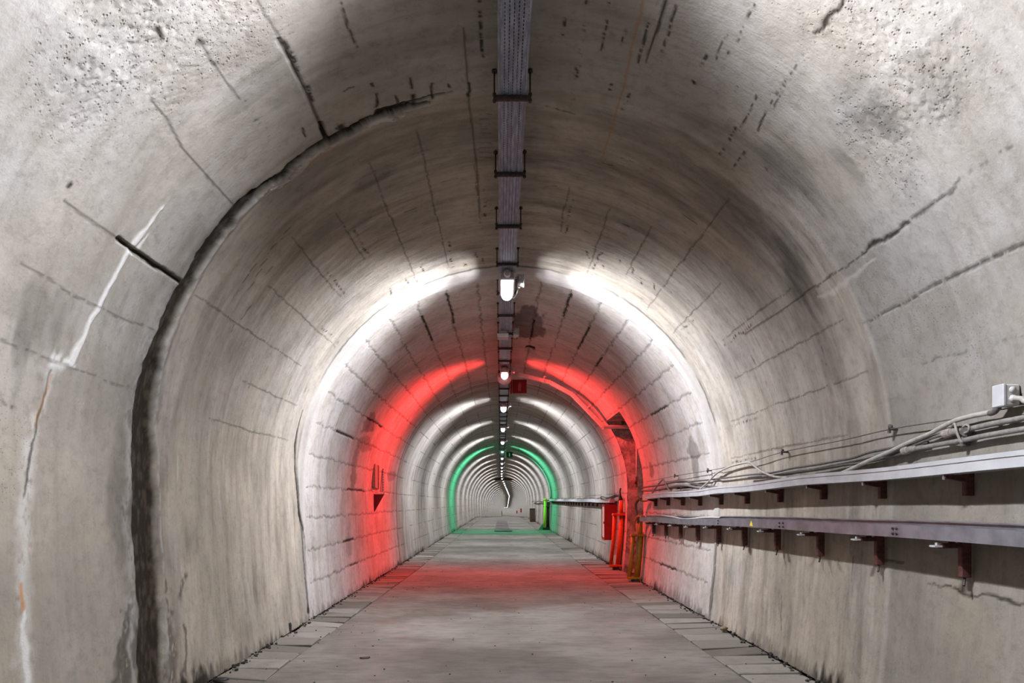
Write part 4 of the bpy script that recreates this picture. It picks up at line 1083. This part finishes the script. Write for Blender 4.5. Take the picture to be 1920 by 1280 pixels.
# ---------------------------------------------------------------- risers, cabinet and fittings round the doorway
def wall_x(z): return CX + R - KW * max(0, ZS - z) ** 2
def riser(label, d, x, mat, z_low, z_high, w, up_to, extra):
    t = thing('cable_riser', label, 'cable riser', (x, d, 0)); lean = lambda z: (wall_x(z) - wall_x(0)) * .9
    for k, dx in enumerate((-w * .32, w * .22)):
        b = MB(); b.tube([(dx + lean(z_low) - .01, 0, z_low), (dx + lean((z_low + z_high) / 2), 0, (z_low + z_high) / 2), (dx + lean(z_high), 0, z_high)], .032 if k == 0 else .042, 14); b.build('tube', M[mat], t, True)
    for nm, z in (('bottom_collar', z_low), ('top_collar', z_high)):
        b = MB(); b.box((lean(z), 0, z), (w, .13, .035), bev=.006); b.build(nm, M[mat], t)
    b = MB(); b.tube([(w * .2 + lean(z_high), 0, z_high), (w * .2 + lean(up_to) * .9, 0, up_to)], .036, 12); b.build('top_tube', M[mat], t, True)
    b = MB(); b.tube([(w * .46, .05, z_low), (w * .46 + lean(z_high), .05, z_high + .04)], .016, 10); b.build('side_pipe', M['ductgrey'], t, True)
    b = MB(); b.box((lean(0) + .02, 0, z_low / 2 - .01), (w * .5, .10, z_low + .01), bev=.01); b.build('foot', M['dirt'], t)
    return t
riser('orange twin-tube cable riser at the far side of the doorway', 11.75, 1.965, 'orange', .075, .955, .22, 1.20, None)
riser('mustard yellow twin-tube cable riser at the near side of the doorway', 10.04, 1.955, 'yellow', .055, .68, .20, .87, None)
t = thing('cable_riser', 'bright yellow-green cable riser beside the green-lit ring', 'cable riser', (1.92, 29.0, 0))
b = MB(); b.tube([(-.06, 0, .10), (-.035, 0, 1.28)], .055, 12); b.tube([(-.035, 0, 1.26), (-.035, 0, 1.33)], .085, 12); b.build('tube', M['lime'], t, True)
b = MB(); b.tube([(.08, .1, .05), (.10, .1, 1.2)], .07, 12); b.build('rear_tube', M['brown'], t, True)
b = MB(); b.box((.02, .05, .05), (.32, .2, .12), bev=.02); b.build('foot', M['black'], t)
b = MB(); b.box((.03, .04, 1.0), (.26, .16, .04), bev=.01); b.build('collar', M['brown'], t)
b = MB(); b.prism([(1.60, .0), (1.88, .0), (1.88, .36)], 'y', 29.15, 29.22); tag(b.build('ramp_plate', M['greenwedge']), 'green triangular plate standing left of the yellow-green riser', 'plate')

t = thing('fire_cabinet', 'red fire cabinet with a white front, behind the orange riser', 'fire cabinet', (1.98, 12.75, HC - .36))
b = MB(); b.box((.08, 0, 0), (.27, .36, .66), bev=.006); b.build('body', M['red'], t)
b = MB()
for sy in (-1, 1): b.box((-.062, sy * .16, 0), (.02, .03, .66))
for sz in (-1, 1): b.box((-.062, 0, sz * .31), (.02, .30, .04))
dr = b.build('door_frame', M['red'], t)
b = MB(); b.box((-.058, 0, 0), (.012, .28, .57)); b.build('door_panel', M['whiteglass'], dr)['label'] = 'white front panel'
b = MB(); b.box((-.078, -.14, -.01), (.012, .02, .04), bev=.003); b.build('latch', M['rod'], dr)
for dd, lab in ((112, 'nearer tiny red cabinet far down the right wall'), (154, 'farther tiny red cabinet far down the right wall')):
    lx, lz = ax(dd); dup(t, (1.98 + float(lx), dd, HC - .1 + float(lz)), lab)

t = thing('electrical_box', 'black electrical box just inside the doorway above the trunking end', 'electrical box', atD(1199, 903, 11.3))
b = MB(); b.box((0, 0, 0), (.11, .10, .18), bev=.008); b.build('body', M['black'], t)
b = MB(); b.tube([(-.045, 0, .09), (-.05, 0, .62)], .014, 8); b.build('conduit', M['ductgrey'], t, True)
b = MB(); b.box((.05, .03, .40), (.09, .03, .62)); b.build('dark_gap_panel', M['black'], t)  # added black panel: darkness of the deep passage put in as colour
b = MB(); b.tube([(-.06, -.02, .0), (-.09, -.02, -.02)], .03, 10); b.build('plug', M['red'], t, True)

def free_cable(name, label, pts, r, mat, cat='cable'):
    b = MB(); b.tube(smooth_path(pts, 6), r, 8); return tag(b.build(name, M[mat], None, True), label, cat)
free_cable('cable', 'thick dark cable hanging from the trunking end into the mustard riser', [(2.05, 9.76, HC + .07), (2.02, 9.98, HC + .05), (2.0, 10.10, HC - .02), (2.0, 10.10, HC - .12), (2.02, 10.05, HC - .27)], .022, 'dark_cable')
free_cable('cable', 'second dark cable dropping from the lower tray end to the mustard riser', [(2.03, 9.66, HC - .21), (2.01, 9.85, HC - .17), (2.01, 10.0, HC - .21), (2.02, 10.04, HC - .30)], .018, 'dark_cable')
t = thing('cable_clamp', 'yellow bent strap clamp at the near end of the trunking by the doorway', 'clamp', (2.0, 9.86, HC + .03))
b = MB(); b.tube(smooth_path([(-.02, 0, .06), (.0, 0, .03), (.02, .02, .0), (.08, .03, -.01), (.13, .02, .0)], 4), .010, 8); b.build('strap', M['yellow'], t, True)
b = MB(); b.box((-.025, 0, .062), (.035, .03, .02), bev=.004); b.build('hook', M['yellow'], t)
free_cable('cable', 'thick yellow cable curving from the lower tray end into its riser', [(1.99, 9.66, HC - .20), (1.96, 9.80, HC - .20), (1.95, 9.95, HC - .30), (1.97, 10.02, HC - .42)], .013, 'yellow')
for k, (pts, r_, lab) in enumerate((([(2.05, 12.6, HC + .09), (2.06, 12.2, HC + .12), (2.06, 11.85, HC + .12), (2.05, 11.76, HC + .04)], .022, 'thick black cable bending into the top of the orange riser'),
                                    ([(2.00, 13.6, HC + .07), (1.93, 13.1, HC + .12), (1.98, 12.6, HC + .09), (2.05, 12.1, HC + .14), (2.08, 11.8, HC + .09)], .009, 'thin black cable looping loosely left of the orange riser'),
                                    ([(2.09, 11.76, HC + .05), (2.06, 11.74, HC + .12), (2.05, 11.74, HC + .19), (2.06, 11.74, HC + .25)], .014, 'black cable end sticking up above the orange riser'))):
    free_cable('cable', lab, pts, r_, 'black')
free_cable('cable', 'dark cable draped along the right wall beyond the green light', [(2.04, 29.2, HC + .1)] + [(2.02, d, HC + .06 - .02 * math.sin(d)) for d in range(30, 46, 2)], .03, 'dark_cable')

# brown cabinet far on the right
t = thing('wooden_cabinet', 'dark brown upright cabinet far down against the right wall', 'cabinet', (1.87, 41.0, 0))
b = MB(); b.box((.03, 0, .40), (.30, .5, .78), bev=.01); b.build('body', M['brown'], t)
b = MB(); b.box((-.125, 0, .40), (.012, .42, .66)); b.build('door', M['brown'], t)
b = MB(); b.box((.03, 0, .80), (.33, .54, .03)); b.build('top', M['black'], t)

# ---------------------------------------------------------------- fittings on the left wall by the red light
t = thing('wall_board', 'narrow board fixed to the left wall in the red light', 'board', (-1.955, 10.68, HC + .41))
b = MB(); b.box((.0, 0, 0), (.035, .50, .37), Matrix.Rotation(-.05, 3, 'X'), .004); b.build('panel', M['rope'], t)
b = MB(); b.box((.022, -.22, 0), (.02, .03, .36)); b.box((.022, .1, 0), (.02, .03, .36)); b.build('batten', M['rope'], t)
t = thing('slotted_rail', 'upright slotted metal rail behind the board on the left wall', 'rail', (-1.955, 11.25, HC + .38))
b = MB(); b.box((.01, 0, 0), (.012, .07, .40)); 
b.build('rail', M['galv'], t)
b = MB()
for k in range(9): b.box((.018, 0, -.17 + k * .042), (.006, .03, .018))
b.build('slot_row', M['black'], t)
t = thing('corner_shelf', 'small shelf on a dark triangular bracket under the board on the left wall', 'shelf', (-1.97, 10.72, HC + .10))
b = MB(); b.prism([(-.01, .03), (.16, .03), (.01, -.24), (-.01, -.26)], 'y', -.12, -.108); b.build('bracket', M['redsign'], t)
b = MB(); b.box((.075, .05, .036), (.19, .36, .016), bev=.003); b.build('top', M['ductgrey'], t)

# ---------------------------------------------------------------- floor fittings and litter
b = MB(); b.box((.065, 36.5, .004), (.63, 14.0, .016), bev=.004)
tag(b.build('floor_cover', M['plate']), 'long dark cover strip set in the floor beyond the green light', 'floor cover')
b = MB(); pl = [(.10 + .36 * math.cos(a), 27.5 + .32 * math.sin(a)) for a in np.linspace(0, 2 * PI, 28, endpoint=False)]
b.prism(pl, 'z', 0, .03); tag(b.build('manhole_cover', M['black']), 'dark oval cover on the floor in the green light', 'manhole cover')
def lump(name, label, cat, loc, size, mat, seed):
    r = random.Random(seed); b = MB(); n = 9; vs, fs = [], []
    for i in range(6):
        th = PI * i / 5
        for k in range(n):
            a = 2 * PI * k / n; q = 1 + r.uniform(-.25, .25)
            vs.append((size[0] * math.sin(th) * math.cos(a) * q, size[1] * math.sin(th) * math.sin(a) * q, size[2] * (math.cos(th) + 1) * (1 if i < 5 else 1)))
    for i in range(5):
        for k in range(n): fs.append((i * n + k, i * n + (k + 1) % n, (i + 1) * n + (k + 1) % n, (i + 1) * n + k))
    b.add(vs, fs); o = b.build(name, M[mat], None, True); o.location = loc; return tag(o, label, cat)
def fpt(px, py): d = FPX * HC / (py - VY); return ((px - VX) * d / FPX, d, 0.0)
b = MB(); x, y, _ = fpt(538, 1184)
b.prism([(-.020, 0), (.022, 0), (.024, .05), (.016, .075), (-.012, .082), (-.021, .06)], 'y', -.03, .03); o = b.build('peg', M['black']); o.location = (x + .01, y, .004); tag(o, 'black stub standing at the foot of the left wall', 'peg')
lump('stone', 'brown stone lying at the foot of the right wall', 'stone', (fpt(1357, 1184)[0], fpt(1357, 1184)[1], .008), (.035, .035, .022), 'stone', 4)
lump('stone', 'black lump on the paver in the bottom left corner of the floor', 'stone', (fpt(399, 1279)[0] + .05, fpt(399, 1279)[1], .008), (.05, .035, .012), 'black', 5)
b = MB(); b.add([(-.035, -.012, .012), (-.01, -.02, .004), (.03, -.012, .006), (.038, .006, .014), (.0, .016, .004), (-.03, .012, .008), (-.035, -.012, .002), (-.01, -.02, .001), (.03, -.012, .001), (.038, .006, .002), (.0, .016, .001), (-.03, .012, .002)],
                [(0, 1, 2, 3, 4, 5), (11, 10, 9, 8, 7, 6)] + [(i, 6 + i, 6 + (i + 1) % 6, (i + 1) % 6) for i in range(6)]); o = b.build('dry_leaf', M['brown']); o.location = (*fpt(684, 1234)[:2], 0.001); tag(o, 'dark dry leaf lying alone on the slab', 'leaf')
for (px, py, sz, seed, lab) in ((455, 1217, .10, 1, 'long pale concrete chip leaning on the left wall'), (405, 1250, .06, 2, 'pale chip of concrete near the bottom left corner')):
    r = random.Random(seed); x, y, _ = fpt(px, py)
    b = MB(); b.prism([(-sz, 0), (sz * .9, .004), (sz * .8, .02), (-sz * .1, .045), (-sz * .8, .02)], 'x', -.012, .012); o = b.build('concrete_chip', M['tilechip']); o.location = (x - .01, y, .005); o.rotation_euler = (0, -.35, .05); tag(o, lab, 'concrete chip')
# crumbs along the wall feet: uncountable
r = random.Random(17); b = MB()
for k in range(900):
    side = r.choice((-1, 1)); d = 2.5 + 14 * r.random() ** 1.5; z = 0
    if side > 0 and DOOR[0] < d < DOOR[1]: continue
    x = CX + side * (R - KW * DEP ** 2 - abs(r.gauss(0, .035)) - .005); s = r.uniform(.004, .016)
    rot = Matrix.Rotation(r.uniform(0, 6), 3, 'Z') @ Matrix.Rotation(r.uniform(0, 3), 3, 'X')
    b.box((x, d, .006 + s * .3), (s * 1.6, s, s * .8), rot)
for k in range(260):
    d = 3.2 + 12 * r.random() ** 1.4; x = r.uniform(-1.85, 1.95); s = r.uniform(.003, .008)
    b.box((x, d, s * .3), (s * 1.5, s, s), Matrix.Rotation(r.uniform(0, 6), 3, 'Z'))
tag(b.build('rubble', M['dirt']), 'dark crumbs of rubble and dirt scattered along the feet of the walls', 'rubble', kind='stuff')
